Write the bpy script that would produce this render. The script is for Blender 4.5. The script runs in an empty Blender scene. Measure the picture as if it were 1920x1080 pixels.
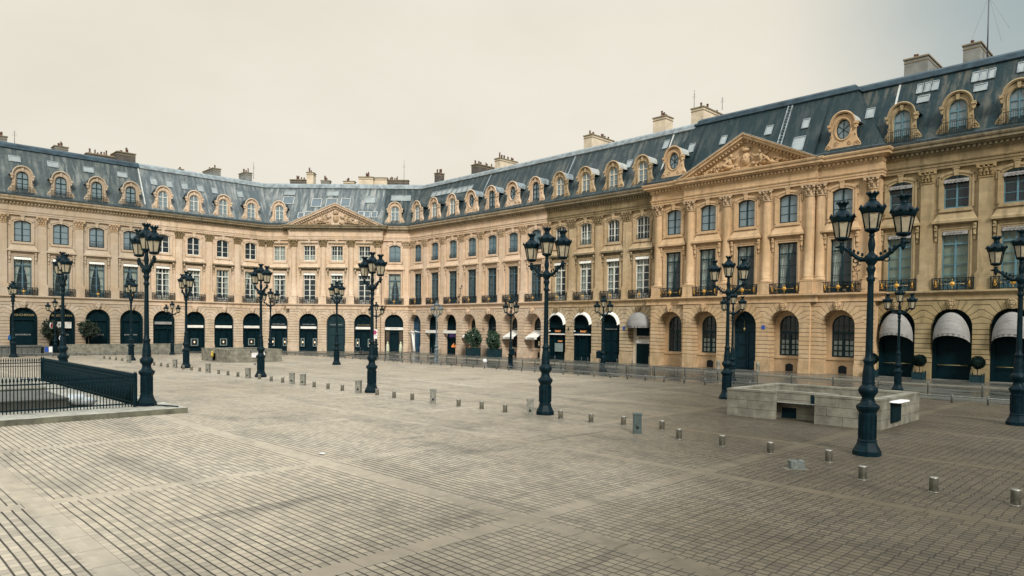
import bpy, bmesh, math, random
from mathutils import Matrix, Vector
random.seed(7)
PI = math.pi
S = bpy.context.scene
COL = S.collection

# ------------------------------------------------------------------ mesh helper
class MB:
    def __init__(s):
        s.v = []; s.f = []; s.m = []; s.sm = []; s.uv = {}
    def add(s, pts):
        i = len(s.v); s.v.extend([tuple(p) for p in pts]); return i
    def face(s, idx, mi=0, smooth=False):
        s.f.append(tuple(idx)); s.m.append(mi); s.sm.append(smooth)
    def quad(s, a, b, c, d, mi=0, smooth=False):
        i = s.add((a, b, c, d)); s.face((i, i+1, i+2, i+3), mi, smooth)
    def poly(s, pts, mi=0):
        i = s.add(pts); s.face(range(i, i+len(pts)), mi)
    def box(s, x0, x1, y0, y1, z0, z1, mi=0):
        i = s.add([(x0,y0,z0),(x1,y0,z0),(x1,y1,z0),(x0,y1,z0),(x0,y0,z1),(x1,y0,z1),(x1,y1,z1),(x0,y1,z1)])
        for q in ((0,3,2,1),(4,5,6,7),(0,1,5,4),(1,2,6,5),(2,3,7,6),(3,0,4,7)):
            s.face([i+k for k in q], mi)
    def frustum(s, cx, cy, z0, z1, a0, b0, a1, b1, mi=0):
        i = s.add([(cx-a0,cy-b0,z0),(cx+a0,cy-b0,z0),(cx+a0,cy+b0,z0),(cx-a0,cy+b0,z0),
                   (cx-a1,cy-b1,z1),(cx+a1,cy-b1,z1),(cx+a1,cy+b1,z1),(cx-a1,cy+b1,z1)])
        for q in ((0,3,2,1),(4,5,6,7),(0,1,5,4),(1,2,6,5),(2,3,7,6),(3,0,4,7)):
            s.face([i+k for k in q], mi)
    def prism(s, poly, d, mi=0, axis='y', o=0.0):
        """poly: list of 2D points (x,z) extruded along y from o to o+d"""
        n = len(poly)
        if axis == 'y':
            A = [(p[0], o, p[1]) for p in poly]; B = [(p[0], o+d, p[1]) for p in poly]
        else:
            A = [(p[0], p[1], o) for p in poly]; B = [(p[0], p[1], o+d) for p in poly]
        i = s.add(A+B)
        s.face(range(i, i+n), mi); s.face(range(i+2*n-1, i+n-1, -1), mi)
        for k in range(n):
            q = (k+1) % n
            s.face((i+k, i+q, i+n+q, i+n+k), mi)
    def lathe(s, prof, cx=0, cy=0, n=12, mi=0, smooth=True, a0=0.0, a1=2*PI, rot=0.0):
        full = abs(a1-a0-2*PI) < 1e-6
        m = n if full else n+1
        i = len(s.v)
        for (r, z) in prof:
            for k in range(m):
                a = a0+(a1-a0)*k/n+rot
                s.v.append((cx+r*math.cos(a), cy+r*math.sin(a), z))
        for j in range(len(prof)-1):
            for k in range(n):
                q = (k+1) % m
                s.face((i+j*m+k, i+j*m+q, i+(j+1)*m+q, i+(j+1)*m+k), mi, smooth)
        if full:
            s.face([i+k for k in range(m-1, -1, -1)], mi)
            t = i+(len(prof)-1)*m
            s.face([t+k for k in range(m)], mi)
    def tube(s, path, r, n=6, mi=0, smooth=True):
        rr = r if isinstance(r, (list, tuple)) else [r]*len(path)
        P = [Vector(p) for p in path]; i0 = len(s.v)
        for k, p in enumerate(P):
            d = (P[min(k+1, len(P)-1)]-P[max(k-1, 0)])
            if d.length < 1e-9: d = Vector((0,0,1))
            d.normalize()
            u = d.cross(Vector((0,0,1)))
            if u.length < .05: u = d.cross(Vector((0,1,0)))
            u.normalize(); w = d.cross(u)
            for j in range(n):
                a = 2*PI*j/n+PI/4
                s.v.append(tuple(p+u*(rr[k]*math.cos(a))+w*(rr[k]*math.sin(a))))
        for k in range(len(P)-1):
            for j in range(n):
                q = (j+1) % n
                s.face((i0+k*n+j, i0+k*n+q, i0+(k+1)*n+q, i0+(k+1)*n+j), mi, smooth)
        s.face([i0+j for j in range(n-1, -1, -1)], mi)
        e = i0+(len(P)-1)*n
        s.face([e+j for j in range(n)], mi)
    def blob(s, c, r, n=8, m=5, mi=0, jit=0.0):
        i = len(s.v); rx, ry, rz = r if isinstance(r, (tuple, list)) else (r, r, r)
        s.v.append((c[0], c[1], c[2]-rz))
        for j in range(1, m):
            t = -PI/2+PI*j/m
            for k in range(n):
                a = 2*PI*k/n
                q = 1+random.uniform(-jit, jit)
                s.v.append((c[0]+rx*q*math.cos(t)*math.cos(a), c[1]+ry*q*math.cos(t)*math.sin(a), c[2]+rz*q*math.sin(t)))
        s.v.append((c[0], c[1], c[2]+rz)); e = len(s.v)-1
        for k in range(n):
            q = (k+1) % n
            s.face((i, i+1+q, i+1+k), mi, True)
            s.face((e, e-n+k, e-n+q), mi, True)
        for j in range(m-2):
            for k in range(n):
                q = (k+1) % n
                s.face((i+1+j*n+k, i+1+j*n+q, i+1+(j+1)*n+q, i+1+(j+1)*n+k), mi, True)
    def ring(s, A, B, mi=0, smooth=False):
        """quads between two open polylines of equal length"""
        i = s.add(A); j = s.add(B)
        for k in range(len(A)-1):
            s.face((i+k, i+k+1, j+k+1, j+k), mi, smooth)
    def mesh(s, name, mats, uvf=None):
        me = bpy.data.meshes.new(name)
        me.from_pydata(s.v, [], s.f)
        for mt in (mats if isinstance(mats, (list, tuple)) else [mats]): me.materials.append(mt)
        me.polygons.foreach_set('material_index', s.m)
        me.polygons.foreach_set('use_smooth', s.sm)
        if uvf or s.uv:
            l = me.uv_layers.new(name='uv')
            for p in me.polygons:
                for li in p.loop_indices:
                    vi = me.loops[li].vertex_index
                    l.data[li].uv = uvf(me.vertices[vi].co, p.center) if uvf else s.uv.get(vi, (0, 0))
        me.update(); return me

def empty(name, M, label, cat, group=None):
    o = bpy.data.objects.new(name, None); COL.objects.link(o)
    o.empty_display_size = .3
    o.matrix_world = M; o['label'] = label; o['category'] = cat
    if group: o['group'] = group
    return o
def inst(name, me, parent, M=None, label=None):
    o = bpy.data.objects.new(name, me); COL.objects.link(o)
    if parent is not None: o.parent = parent
    if M is not None: o.matrix_local = M
    if label: o['label'] = label
    return o
def top(name, me, M, label, cat, group=None, kind=None):
    o = bpy.data.objects.new(name, me); COL.objects.link(o)
    if M is not None: o.matrix_world = M
    if label: o['label'] = label; o['category'] = cat
    if group: o['group'] = group
    if kind: o['kind'] = kind
    return o
def copy_tree(o, parent=None):
    c = o.copy(); COL.objects.link(c)
    if parent is not None: c.parent = parent
    for ch in list(o.children): copy_tree(ch, c)
    return c
def T(x=0, y=0, z=0): return Matrix.Translation((x, y, z))
def RZ(a): return Matrix.Rotation(a, 4, 'Z')
CACHE = {}
def cached(key, fn):
    if key not in CACHE: CACHE[key] = fn()
    return CACHE[key]

# ------------------------------------------------------------------ materials
def mat(name):
    m = bpy.data.materials.new(name); m.use_nodes = True
    nt = m.node_tree; b = nt.nodes['Principled BSDF']
    return m, nt, b
def N(nt, t, **k):
    n = nt.nodes.new(t)
    for a, v in k.items():
        if a.startswith('i_'):
            key = a[2:]
            n.inputs[int(key) if key.isdigit() else key.replace('_', ' ')].default_value = v
        else: setattr(n, a, v)
    return n
def L(nt, a, b): nt.links.new(a, b)
def math_(nt, op, a, b=None, c=None):
    n = nt.nodes.new('ShaderNodeMath'); n.operation = op
    for i, q in enumerate((a, b, c)):
        if q is None: continue
        if isinstance(q, (int, float)): n.inputs[i].default_value = q
        else: nt.links.new(q, n.inputs[i])
    return n.outputs[0]
def mixc(nt, fac, a, b, mode='MIX'):
    n = nt.nodes.new('ShaderNodeMix'); n.data_type = 'RGBA'; n.blend_type = mode
    for i, q in ((0, fac), (6, a), (7, b)):
        if isinstance(q, (int, float)): n.inputs[i].default_value = q
        elif isinstance(q, tuple): n.inputs[i].default_value = (q+(1,))[:4]
        else: nt.links.new(q, n.inputs[i])
    return n.outputs[2]
def ramp(nt, fac, stops):
    n = nt.nodes.new('ShaderNodeValToRGB')
    while len(n.color_ramp.elements) < len(stops): n.color_ramp.elements.new(.5)
    for e, (p, c) in zip(n.color_ramp.elements, stops):
        e.position = p; e.color = (c, c, c, 1) if isinstance(c, (int, float)) else (c+(1,))[:4]
    nt.links.new(fac, n.inputs[0]); return n.outputs[0]
def noise(nt, vec, scale, detail=4, rough=.55, dist=0):
    n = N(nt, 'ShaderNodeTexNoise'); n.inputs['Scale'].default_value = scale
    n.inputs['Detail'].default_value = detail; n.inputs['Roughness'].default_value = rough
    n.inputs['Distortion'].default_value = dist
    if vec is not None: L(nt, vec, n.inputs['Vector'])
    return n.outputs['Fac']
def mapping(nt, vec, scale=(1,1,1), loc=(0,0,0), rot=(0,0,0)):
    n = N(nt, 'ShaderNodeMapping')
    n.inputs['Scale'].default_value = scale; n.inputs['Location'].default_value = loc; n.inputs['Rotation'].default_value = rot
    L(nt, vec, n.inputs['Vector']); return n.outputs[0]
def bump(nt, b, h, strength=.4, dist=.02):
    n = N(nt, 'ShaderNodeBump'); n.inputs['Strength'].default_value = strength; n.inputs['Distance'].default_value = dist
    L(nt, h, n.inputs['Height']); L(nt, n.outputs[0], b.inputs['Normal'])

def simple(name, col, rough=.6, metal=0.0, var=.18, scale=3.0, bmp=0.0, spec=None, objrand=0.0):
    m, nt, b = mat(name)
    g = N(nt, 'ShaderNodeNewGeometry').outputs['Position']
    f = noise(nt, g, scale, 5)
    lo = tuple(c*(1-var) for c in col); hi = tuple(min(1, c*(1+var)) for c in col)
    L(nt, mixc(nt, ramp(nt, f, [(.3, 0.), (.7, 1.)]), lo, hi), b.inputs['Base Color'])
    b.inputs['Roughness'].default_value = rough; b.inputs['Metallic'].default_value = metal
    if spec is not None: b.inputs['Specular IOR Level'].default_value = spec
    if bmp: bump(nt, b, noise(nt, g, scale*6, 4), bmp, .01)
    return m

def stone(name, col, dirt=.35, dirtcol=None, block=.12, streak=.5, warm=None):
    """dressed limestone: ashlar tone changes, rain streaks, fine grain"""
    m, nt, b = mat(name)
    oc = N(nt, 'ShaderNodeTexCoord').outputs['Object']
    gp = N(nt, 'ShaderNodeNewGeometry').outputs['Position']
    sw = N(nt, 'ShaderNodeSeparateXYZ'); L(nt, oc, sw.inputs[0])
    cb = N(nt, 'ShaderNodeCombineXYZ'); L(nt, sw.outputs[0], cb.inputs[0]); L(nt, sw.outputs[2], cb.inputs[1])
    br = N(nt, 'ShaderNodeTexBrick')
    br.inputs['Color1'].default_value = (0,0,0,1); br.inputs['Color2'].default_value = (1,1,1,1); br.inputs['Mortar'].default_value = (.35,.35,.35,1)
    br.inputs['Scale'].default_value = 1.0; br.inputs['Mortar Size'].default_value = .008
    br.inputs['Brick Width'].default_value = 1.05; br.inputs['Row Height'].default_value = .5
    L(nt, cb.outputs[0], br.inputs['Vector'])
    f1 = ramp(nt, noise(nt, gp, .35, 5), [(.35, 0.), (.68, 1.)])
    f2 = noise(nt, mapping(nt, gp, (1.6, 1.6, .16)), 1.0, 5, .6)
    st = ramp(nt, f2, [(.5, 0.), (.72, 1.)])
    dc = dirtcol or tuple(c*k for c, k in zip(col, (.50, .50, .46)))
    hi = tuple(min(1, c*1.12) for c in col); wm = warm or tuple(c*k for c, k in zip(col, (1.0, .93, .82)))
    c0 = mixc(nt, f1, hi, wm)
    c1 = mixc(nt, math_(nt, 'MULTIPLY', br.outputs['Color'], block*2), c0, tuple(c*.62 for c in col))
    c2 = mixc(nt, math_(nt, 'MULTIPLY', st, dirt*streak*2.4), c1, dc)
    g = ramp(nt, noise(nt, gp, 2.3, 6, .65), [(.45, 0.), (.75, 1.)])
    c3 = mixc(nt, math_(nt, 'MULTIPLY', g, dirt*.7), c2, dc)
    L(nt, c3, b.inputs['Base Color'])
    b.inputs['Roughness'].default_value = .85; b.inputs['Specular IOR Level'].default_value = .25
    bump(nt, b, noise(nt, gp, 14, 6, .7), .25, .012)
    return m

def rusticated(name, col, dirt=.35, groove=.55, step=.43, dirtcol=None):
    """ground storey: horizontal grooves, joints fanning round each arch (UV = metres from the arch axis, height)"""
    m, nt, b = mat(name)
    uv = N(nt, 'ShaderNodeTexCoord').outputs['UV']
    gp = N(nt, 'ShaderNodeNewGeometry').outputs['Position']
    s = N(nt, 'ShaderNodeSeparateXYZ'); L(nt, uv, s.inputs[0]); u, v = s.outputs[0], s.outputs[1]
    dz = math_(nt, 'SUBTRACT', v, 4.9)
    r = math_(nt, 'SQRT', math_(nt, 'ADD', math_(nt, 'MULTIPLY', u, u), math_(nt, 'MULTIPLY', dz, dz)))
    ang = math_(nt, 'ARCTAN2', dz, u)
    seg = PI/13
    fa = math_(nt, 'FRACT', math_(nt, 'ADD', math_(nt, 'DIVIDE', ang, seg), 10.5))
    la = math_(nt, 'MULTIPLY', math_(nt, 'ABSOLUTE', math_(nt, 'SUBTRACT', fa, .5)), 2)        # 1 on the joint
    da = math_(nt, 'MULTIPLY', math_(nt, 'MULTIPLY', math_(nt, 'SUBTRACT', 1.0, la), seg/2), r)   # metres to the joint
    fh = math_(nt, 'FRACT', math_(nt, 'ADD', math_(nt, 'DIVIDE', v, step), 10.28))
    lh = math_(nt, 'MULTIPLY', math_(nt, 'ABSOLUTE', math_(nt, 'SUBTRACT', fh, .5)), 2)
    dh = math_(nt, 'MULTIPLY', math_(nt, 'SUBTRACT', 1.0, lh), step/2)
    zone = math_(nt, 'MULTIPLY', math_(nt, 'GREATER_THAN', dz, .12), math_(nt, 'LESS_THAN', r, 2.45))
    d = N(nt, 'ShaderNodeMix'); d.data_type = 'FLOAT'
    L(nt, zone, d.inputs[0]); L(nt, dh, d.inputs[2]); L(nt, da, d.inputs[3])
    dd = math_(nt, 'MAXIMUM', d.outputs[0], math_(nt, 'MULTIPLY', math_(nt, 'LESS_THAN', v, 1.2), .2))
    line = N(nt, 'ShaderNodeMapRange'); line.interpolation_type = 'SMOOTHSTEP'
    L(nt, dd, line.inputs[0]); line.inputs[1].default_value = .012; line.inputs[2].default_value = .055
    line.inputs[3].default_value = 0.; line.inputs[4].default_value = 1.
    h = line.outputs[0]
    dc = dirtcol or tuple(c*k for c, k in zip(col, (.45, .45, .40)))
    # one tone per course and stone
    row = math_(nt, 'FLOOR', math_(nt, 'ADD', math_(nt, 'DIVIDE', v, step), 10.28))
    cbx = N(nt, 'ShaderNodeCombineXYZ'); L(nt, math_(nt, 'FLOOR', math_(nt, 'ADD', math_(nt, 'MULTIPLY', u, .9), math_(nt, 'MULTIPLY', row, .37))), cbx.inputs[0]); L(nt, row, cbx.inputs[1])
    wn = N(nt, 'ShaderNodeTexWhiteNoise'); L(nt, cbx.outputs[0], wn.inputs['Vector'])
    c0 = mixc(nt, ramp(nt, noise(nt, gp, .4, 5), [(.35, 0.), (.68, 1.)]), tuple(c*1.1 for c in col), tuple(c*k for c, k in zip(col, (.95, .87, .74))))
    c0 = mixc(nt, math_(nt, 'MULTIPLY', wn.outputs['Value'], .32), c0, tuple(c*.6 for c in col))
    c1 = mixc(nt, math_(nt, 'MULTIPLY', ramp(nt, noise(nt, mapping(nt, gp, (1.2, 1.2, .4)), 1.3, 6, .65), [(.45, 0.), (.72, 1.)]), dirt), c0, dc)
    lowd = N(nt, 'ShaderNodeMapRange'); L(nt, v, lowd.inputs[0]); lowd.inputs[1].default_value = 2.2; lowd.inputs[2].default_value = .1
    lowd.inputs[3].default_value = 0; lowd.inputs[4].default_value = .8
    c1 = mixc(nt, math_(nt, 'MULTIPLY', lowd.outputs[0], ramp(nt, noise(nt, gp, 1.1, 6, .7), [(.45, 0.), (.7, 1.)])), c1, dc)
    jc = tuple(c*.28 for c in dc)
    c2 = mixc(nt, math_(nt, 'MULTIPLY', math_(nt, 'SUBTRACT', 1.0, h), math_(nt, 'SUBTRACT', groove, math_(nt, 'MULTIPLY', zone, groove*.4))), c1, jc)
    L(nt, c2, b.inputs['Base Color'])
    b.inputs['Roughness'].default_value = .87; b.inputs['Specular IOR Level'].default_value = .25
    hh = math_(nt, 'ADD', h, math_(nt, 'MULTIPLY', noise(nt, gp, 9, 5, .7), .25))
    bump(nt, b, hh, .9, .045)
    return m

def slate(name, col, light, amt=.5, rough=.5):
    m, nt, b = mat(name)
    gp = N(nt, 'ShaderNodeNewGeometry').outputs['Position']
    oc = N(nt, 'ShaderNodeTexCoord').outputs['UV']
    br = N(nt, 'ShaderNodeTexBrick'); br.inputs['Scale'].default_value = 1
    br.inputs['Brick Width'].default_value = .3; br.inputs['Row Height'].default_value = .16; br.inputs['Mortar Size'].default_value = .012
    br.inputs['Color1'].default_value = (0,0,0,1); br.inputs['Color2'].default_value = (1,1,1,1); br.inputs['Mortar'].default_value = (0,0,0,1)
    L(nt, oc, br.inputs['Vector'])
    f = noise(nt, mapping(nt, oc, (1.5, .22, 1)), 1.1, 6, .65, .4)
    st = ramp(nt, f, [(.46, 0.), (.60, 1.)])
    f3 = ramp(nt, noise(nt, gp, .30, 5, .65), [(.36, .15), (.58, 1.)])
    c0 = mixc(nt, math_(nt, 'MULTIPLY', br.outputs['Color'], .45), col, tuple(c*1.5 for c in col))
    c1 = mixc(nt, math_(nt, 'MULTIPLY', math_(nt, 'MULTIPLY', st, f3), amt), c0, light)
    c2 = mixc(nt, math_(nt, 'MULTIPLY', ramp(nt, noise(nt, gp, 3.0, 6, .7), [(.55, 0.), (.75, 1.)]), amt*.5), c1, light)
    L(nt, c2, b.inputs['Base Color'])
    b.inputs['Roughness'].default_value = .65; b.inputs['Specular IOR Level'].default_value = .12
    bump(nt, b, math_(nt, 'ADD', br.outputs['Color'], noise(nt, gp, 8, 4)), .35, .015)
    return m

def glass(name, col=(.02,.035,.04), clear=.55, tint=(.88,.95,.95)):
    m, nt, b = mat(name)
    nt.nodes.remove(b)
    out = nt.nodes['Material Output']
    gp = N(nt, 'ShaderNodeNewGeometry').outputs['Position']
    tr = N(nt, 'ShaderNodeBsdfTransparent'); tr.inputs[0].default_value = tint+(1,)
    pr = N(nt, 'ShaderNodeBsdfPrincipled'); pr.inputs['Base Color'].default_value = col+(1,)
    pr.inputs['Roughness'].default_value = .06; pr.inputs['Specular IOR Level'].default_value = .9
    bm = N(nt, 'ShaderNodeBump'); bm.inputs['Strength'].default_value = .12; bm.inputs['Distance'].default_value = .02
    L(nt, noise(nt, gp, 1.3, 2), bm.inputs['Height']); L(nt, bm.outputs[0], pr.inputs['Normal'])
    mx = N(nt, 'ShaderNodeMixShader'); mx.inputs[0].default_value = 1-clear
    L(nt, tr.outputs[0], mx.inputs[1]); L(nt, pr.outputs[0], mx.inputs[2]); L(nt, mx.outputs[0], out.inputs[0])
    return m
def emit(name, col, s):
    m, nt, b = mat(name)
    b.inputs['Base Color'].default_value = col+(1,); b.inputs['Emission Color'].default_value = col+(1,)
    b.inputs['Emission Strength'].default_value = s
    return m

ST_A = stone('limestone_clean', (.375,.312,.24), .30, block=.10)
ST_B = stone('limestone_weathered', (.55,.44,.335), .55, block=.10)
ST_C = stone('limestone_pale', (.58,.45,.335), .42, block=.12)
ST_D = stone('limestone_sooty', (.43,.33,.21), .85, block=.16)
ST_E = stone('limestone_golden', (.49,.35,.215), .62, block=.14)
ST_F = stone('limestone_unwashed', (.335,.265,.16), .7, block=.24)
RU_A = rusticated('rusticated_clean', (.37,.31,.24), .30, .5)
RU_B = rusticated('rusticated_weathered', (.52,.425,.325), .5, .6)
RU_C = rusticated('rusticated_pale', (.55,.44,.34), .35, .5)
RU_D = rusticated('rusticated_sooty', (.42,.335,.225), .75, .95)
RU_E = rusticated('rusticated_golden', (.47,.345,.215), .6, .6)
RU_F = rusticated('rusticated_unwashed', (.30,.24,.135), .6, .8)
CAPM = stone('sooty_carving', (.22,.17,.10), .9, block=0)
CAPL = stone('carving_light', (.40,.30,.20), .8, block=0)
CAPF = stone('carving_dark_gold', (.25,.19,.10), .8, block=0)
SOOT = stone('cornice_grime_shade', (.20,.17,.115), .8, block=.1)  # grime, plus the shade under cornices and slabs painted into the colour
SL_A = slate('slate_grey_weathered', (.045,.060,.063), (.17,.185,.17), .95)
SL_B = slate('slate_pale_streaked', (.075,.095,.103), (.26,.275,.265), .95)
SL_D = slate('slate_dark_mossy', (.027,.041,.045), (.14,.15,.135), .75)
SL_E = slate('slate_dark', (.014,.027,.031), (.060,.072,.070), .6)
SL_F = slate('slate_dark_patchy', (.014,.029,.033), (.10,.10,.083), .8)
ZINC = simple('zinc_trim', (.20,.235,.245), .5, .1, .4, 1.5, 0, .25)
ZINC_D = simple('zinc_dark', (.028,.050,.064), .5, .1, .45, 1.2, 0, .2)
ZINC_L = simple('zinc_light', (.42,.43,.40), .45, .25, .2, 2)
LEAD = simple('lead_gutter', (.045,.060,.064), .6, .1, .4, 2, 0, .15)
IRON = simple('iron_dark', (.0024,.013,.0175), .6, 0, .3, 6, .1, .08)
IRON_L = simple('lamp_cast_iron', (.002,.0115,.0165), .45, 0, .4, 5, .15, .10)
IRON_B = simple('balcony_iron', (.010,.018,.020), .6, 0, .3, 8, 0, .15)
IRON_G = simple('lamp_iron_grey', (.10,.13,.145), .45, 0, .25, 5, .1)
GOLD = simple('gilding', (.55,.31,.06), .35, .5, .3, 8)
WHITE = simple('white_paint', (.62,.62,.56), .5, 0, .1, 3)
CREAMP = simple('cream_paint', (.60,.54,.43), .55, 0, .1, 3)
TEAL = simple('blue_green_paint', (.055,.115,.145), .5, 0, .2, 3)
TEALB = simple('blue_paint_faded', (.075,.175,.215), .5, 0, .2, 3)
TEALD = simple('dark_green_paint', (.010,.030,.036), .55, 0, .2, 3, 0, .15)
BLUED = simple('blue_door_paint', (.006,.028,.042), .5, 0, .25, 2, 0, .15)
BLUEM = simple('mid_blue_paint', (.018,.075,.135), .45, 0, .2, 2)
BLACK = simple('shop_black', (.002,.0125,.017), .5, 0, .25, 2, 0, .07)
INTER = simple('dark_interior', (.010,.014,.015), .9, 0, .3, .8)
CURT = simple('curtain_white', (.68,.68,.60), .9, 0, .15, 4)
CURTD = simple('curtain_grey', (.16,.19,.185), .9, 0, .2, 3)
BLIND = simple('blind_pale_green', (.42,.46,.33), .8, 0, .1, 2)
CANVAS = simple('white_canvas', (.66,.65,.60), .85, 0, .08, 1.5, .1)
CANVASG = simple('grey_white_canvas', (.235,.23,.22), .85, 0, .2, 1.2, .2)
INK = simple('black_lettering', (.012,.016,.018), .6, 0, 0, 1)
INKG = simple('grey_lettering', (.30,.31,.30), .6, 0, 0, 1)
GLA = glass('window_glass', (.045,.068,.080), .60)
GLB = glass('window_glass_sky_painted', (.155,.22,.25), .12)  # pale sky reflection painted into the pane's base colour
SKYL = simple('skylight_glass', (.215,.245,.24), .10, 0, .25, .7, 0, .6)
SKYD = simple('skylight_glass_dark', (.07,.10,.115), .08, 0, .3, .7, 0, .8)
PLAST = simple('chimney_render', (.50,.42,.31), .9, 0, .2, 1.2, .2)
PLASG = simple('chimney_render_grey', (.175,.18,.165), .9, 0, .25, 1.2, .2)
BRICKD = simple('chimney_brick_dark', (.075,.065,.055), .9, 0, .35, 2, .3)
POT = simple('chimney_pot', (.13,.065,.045), .85, 0, .4, 1.5)
LAMPG = simple('lantern_glass', (.30,.265,.185), .22, 0, .2, 6, 0, .5)
STEEL = simple('bollard_steel', (.24,.235,.20), .38, .6, .3, 9)
STEELG = simple('galvanised_steel', (.115,.125,.115), .5, .3, .3, 6)
GRAN = simple('granite_grey', (.17,.17,.145), .8, 0, .45, 11, .25, .2)
GRANP = simple('granite_parapet', (.18,.173,.138), .88, 0, .4, 1.7, .25, .15)
LEAF = simple('leaf_green', (.022,.055,.028), .6, 0, .5, 6)
LEAFO = simple('leaf_olive', (.026,.038,.026), .7, 0, .5, 5, 0, .15)
LEAFD = simple('leaf_dark', (.006,.014,.012), .8, 0, .5, 6, 0, .05)
BARK = simple('bark', (.055,.04,.028), .9, 0, .3, 9)
GLOWW = emit('display_light_warm', (1., .62, .36), 1.3)
STEELB = simple('barrier_steel', (.055,.066,.064), .55, .2, .3, 6)
GLOWR = emit('display_light_red', (.75, .10, .07), .5)
GLOWO = emit('lit_sign_orange', (.85, .36, .12), .30)
GLOWY = simple('dull_gilt', (.30,.23,.10), .5, .2, .2, 4)
DISP = simple('display_frame', (.17,.22,.21), .5, 0, .2, 3)
DISPG = simple('display_cream', (.50,.52,.38), .6, 0, .2, 3)
SIGNW = simple('sign_white', (.66,.66,.66), .5, 0, .05, 2)
SIGNB = simple('sign_blue', (.012,.06,.30), .45, 0, .05, 2)
SIGNR = simple('sign_red', (.50,.03,.03), .45, 0, .05, 2)
PURP = simple('purple_panel', (.05,.025,.12), .5, 0, .1, 2)
BRASS = simple('brass_rail', (.50,.42,.20), .3, .7, .1, 4)
# ------------------------------------------------------------------ the three sides of the square
Q = math.sqrt(.5)
DR, DLW, DC = 71.96, 115.31, 118.91
FR = Matrix.Translation((0, DR, 0))
FL = Matrix.Translation((-DLW, 0, 0)) @ RZ(PI/2)
FC = Matrix.Translation((-Q*DC, Q*DC, 0)) @ RZ(PI/4)
SP = .98                                       # how far the pavilions stand proud
BR = {13.5:0, 14:-95.45,15:-90.85,16:-86.2,17:-81.6,18:-77.0,19:-72.5,20:-67.9,21:-63.35,22:-58.87,23:-54.37,24:-49.9,
      25:-44.88,26:-40.25,27:-35.72,28:-31.15,29:-25.95,30:-21.05,31:-16.55,32:-12.1,33:-7.6,34:-3.1}
BL = {-1:10.45,0:14.95,1:19.48,2:23.99,3:28.46,4:32.96,5:37.53,6:42.17,7:46.8,8:51.53}
BC = {9:-40.74,10:-35.3,11:-30.6,12:-25.92,13:-20.9}
YG, YU, YGL = -.75, -.15, .12                  # ground-storey face, upper face, upper glass (in a bay's own plane)
SPR, ARW = 4.88, 1.6                           # arch springing and half width
def pt(F, x, y):
    v = F @ Vector((x, y, 0)); return (v.x, v.y)

def sweep(path, prof, mats, name, parent, pre=None, post=None, cap=(True, True), mi=None, smooth=False, inv=None):
    """profile (outward, z) swept along a plan path; outward is the right-hand side of travel"""
    P = [Vector(p) for p in path]; n = len(P)
    dirs = [(P[i+1]-P[i]).normalized() for i in range(n-1)]
    nor = lambda d: Vector((d.y, -d.x))
    off = []
    for i in range(n):
        a = dirs[i-1] if i > 0 else (Vector(pre).normalized() if pre else dirs[0])
        b = dirs[i] if i < n-1 else (Vector(post).normalized() if post else dirs[-1])
        n1, n2 = nor(a), nor(b)
        off.append((n1+n2)/(1+n1.dot(n2)))
    mb = MB(); m = len(prof)
    vl = [0.0]
    for k in range(1, m): vl.append(vl[-1]+math.hypot(prof[k][0]-prof[k-1][0], prof[k][1]-prof[k-1][1]))
    for si in range(n-1):
        for k in range(m-1):
            pts = []; uvs = []
            for (i, kk) in ((si, k), (si+1, k), (si+1, k+1), (si, k+1)):
                p = P[i]+off[i]*prof[kk][0]
                pts.append((p.x, p.y, prof[kk][1]))
                uvs.append((p.dot(dirs[si]), vl[kk]))
            i0 = mb.add(pts)
            for j in range(4): mb.uv[i0+j] = uvs[j]
            mb.face((i0, i0+1, i0+2, i0+3), mi[k] if mi else 0, smooth)
    for (c, i) in ((cap[0], 0), (cap[1], n-1)):
        if c:
            i0 = mb.add([((P[i]+off[i]*o).x, (P[i]+off[i]*o).y, z) for (o, z) in prof])
            mb.face(range(i0, i0+m))
    if inv is not None:
        mb.v = [tuple(inv @ Vector(v)) for v in mb.v]
    me = mb.mesh(name, mats)
    return inst(name, me, parent)

ROOFP = [(1.0, 21.50), (1.03, 21.72), (.62, 21.80), (.45, 21.95), (.05, 22.55), (-3.35, 28.62)]
RIDGE = [(-3.28, 28.50), (-3.12, 28.62), (-3.2, 28.85), (-3.42, 28.93), (-3.5, 29.2), (-3.75, 29.42), (-4.4, 29.6), (-8.5, 30.1), (-8.5, 21.0)]
ENT = [(0, 19.02), (.30, 19.02), (.30, 19.24), (.36, 19.27), (.36, 19.48), (.43, 19.52), (.47, 19.64), (.30, 19.72), (.30, 20.32), (.36, 20.34), (.40, 20.42),
       (.40, 20.46), (.44, 20.48), (.44, 20.74), (.72, 20.80), (.76, 20.90), (1.02, 20.94), (1.02, 21.16), (1.12, 21.22), (1.18, 21.36), (1.18, 21.46), (0, 21.5)]
BAND = [(.58, 7.22), (.68, 7.25), (.68, 7.36), (.60, 7.40), (.60, 7.70), (.70, 7.76), (.88, 7.90), (.94, 7.94), (.94, 8.08), (0, 8.16)]

def archpts(w, zb, n=18, spr=SPR, cx=0.0):
    P = [(cx-w, zb), (cx-w, (zb+spr)/2), (cx-w, spr)]
    for k in range(1, n): 
        a = PI-PI*k/n; P.append((cx+w*math.cos(a), spr+w*math.sin(a)))
    return P+[(cx+w, spr), (cx+w, (zb+spr)/2), (cx+w, zb)]

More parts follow.
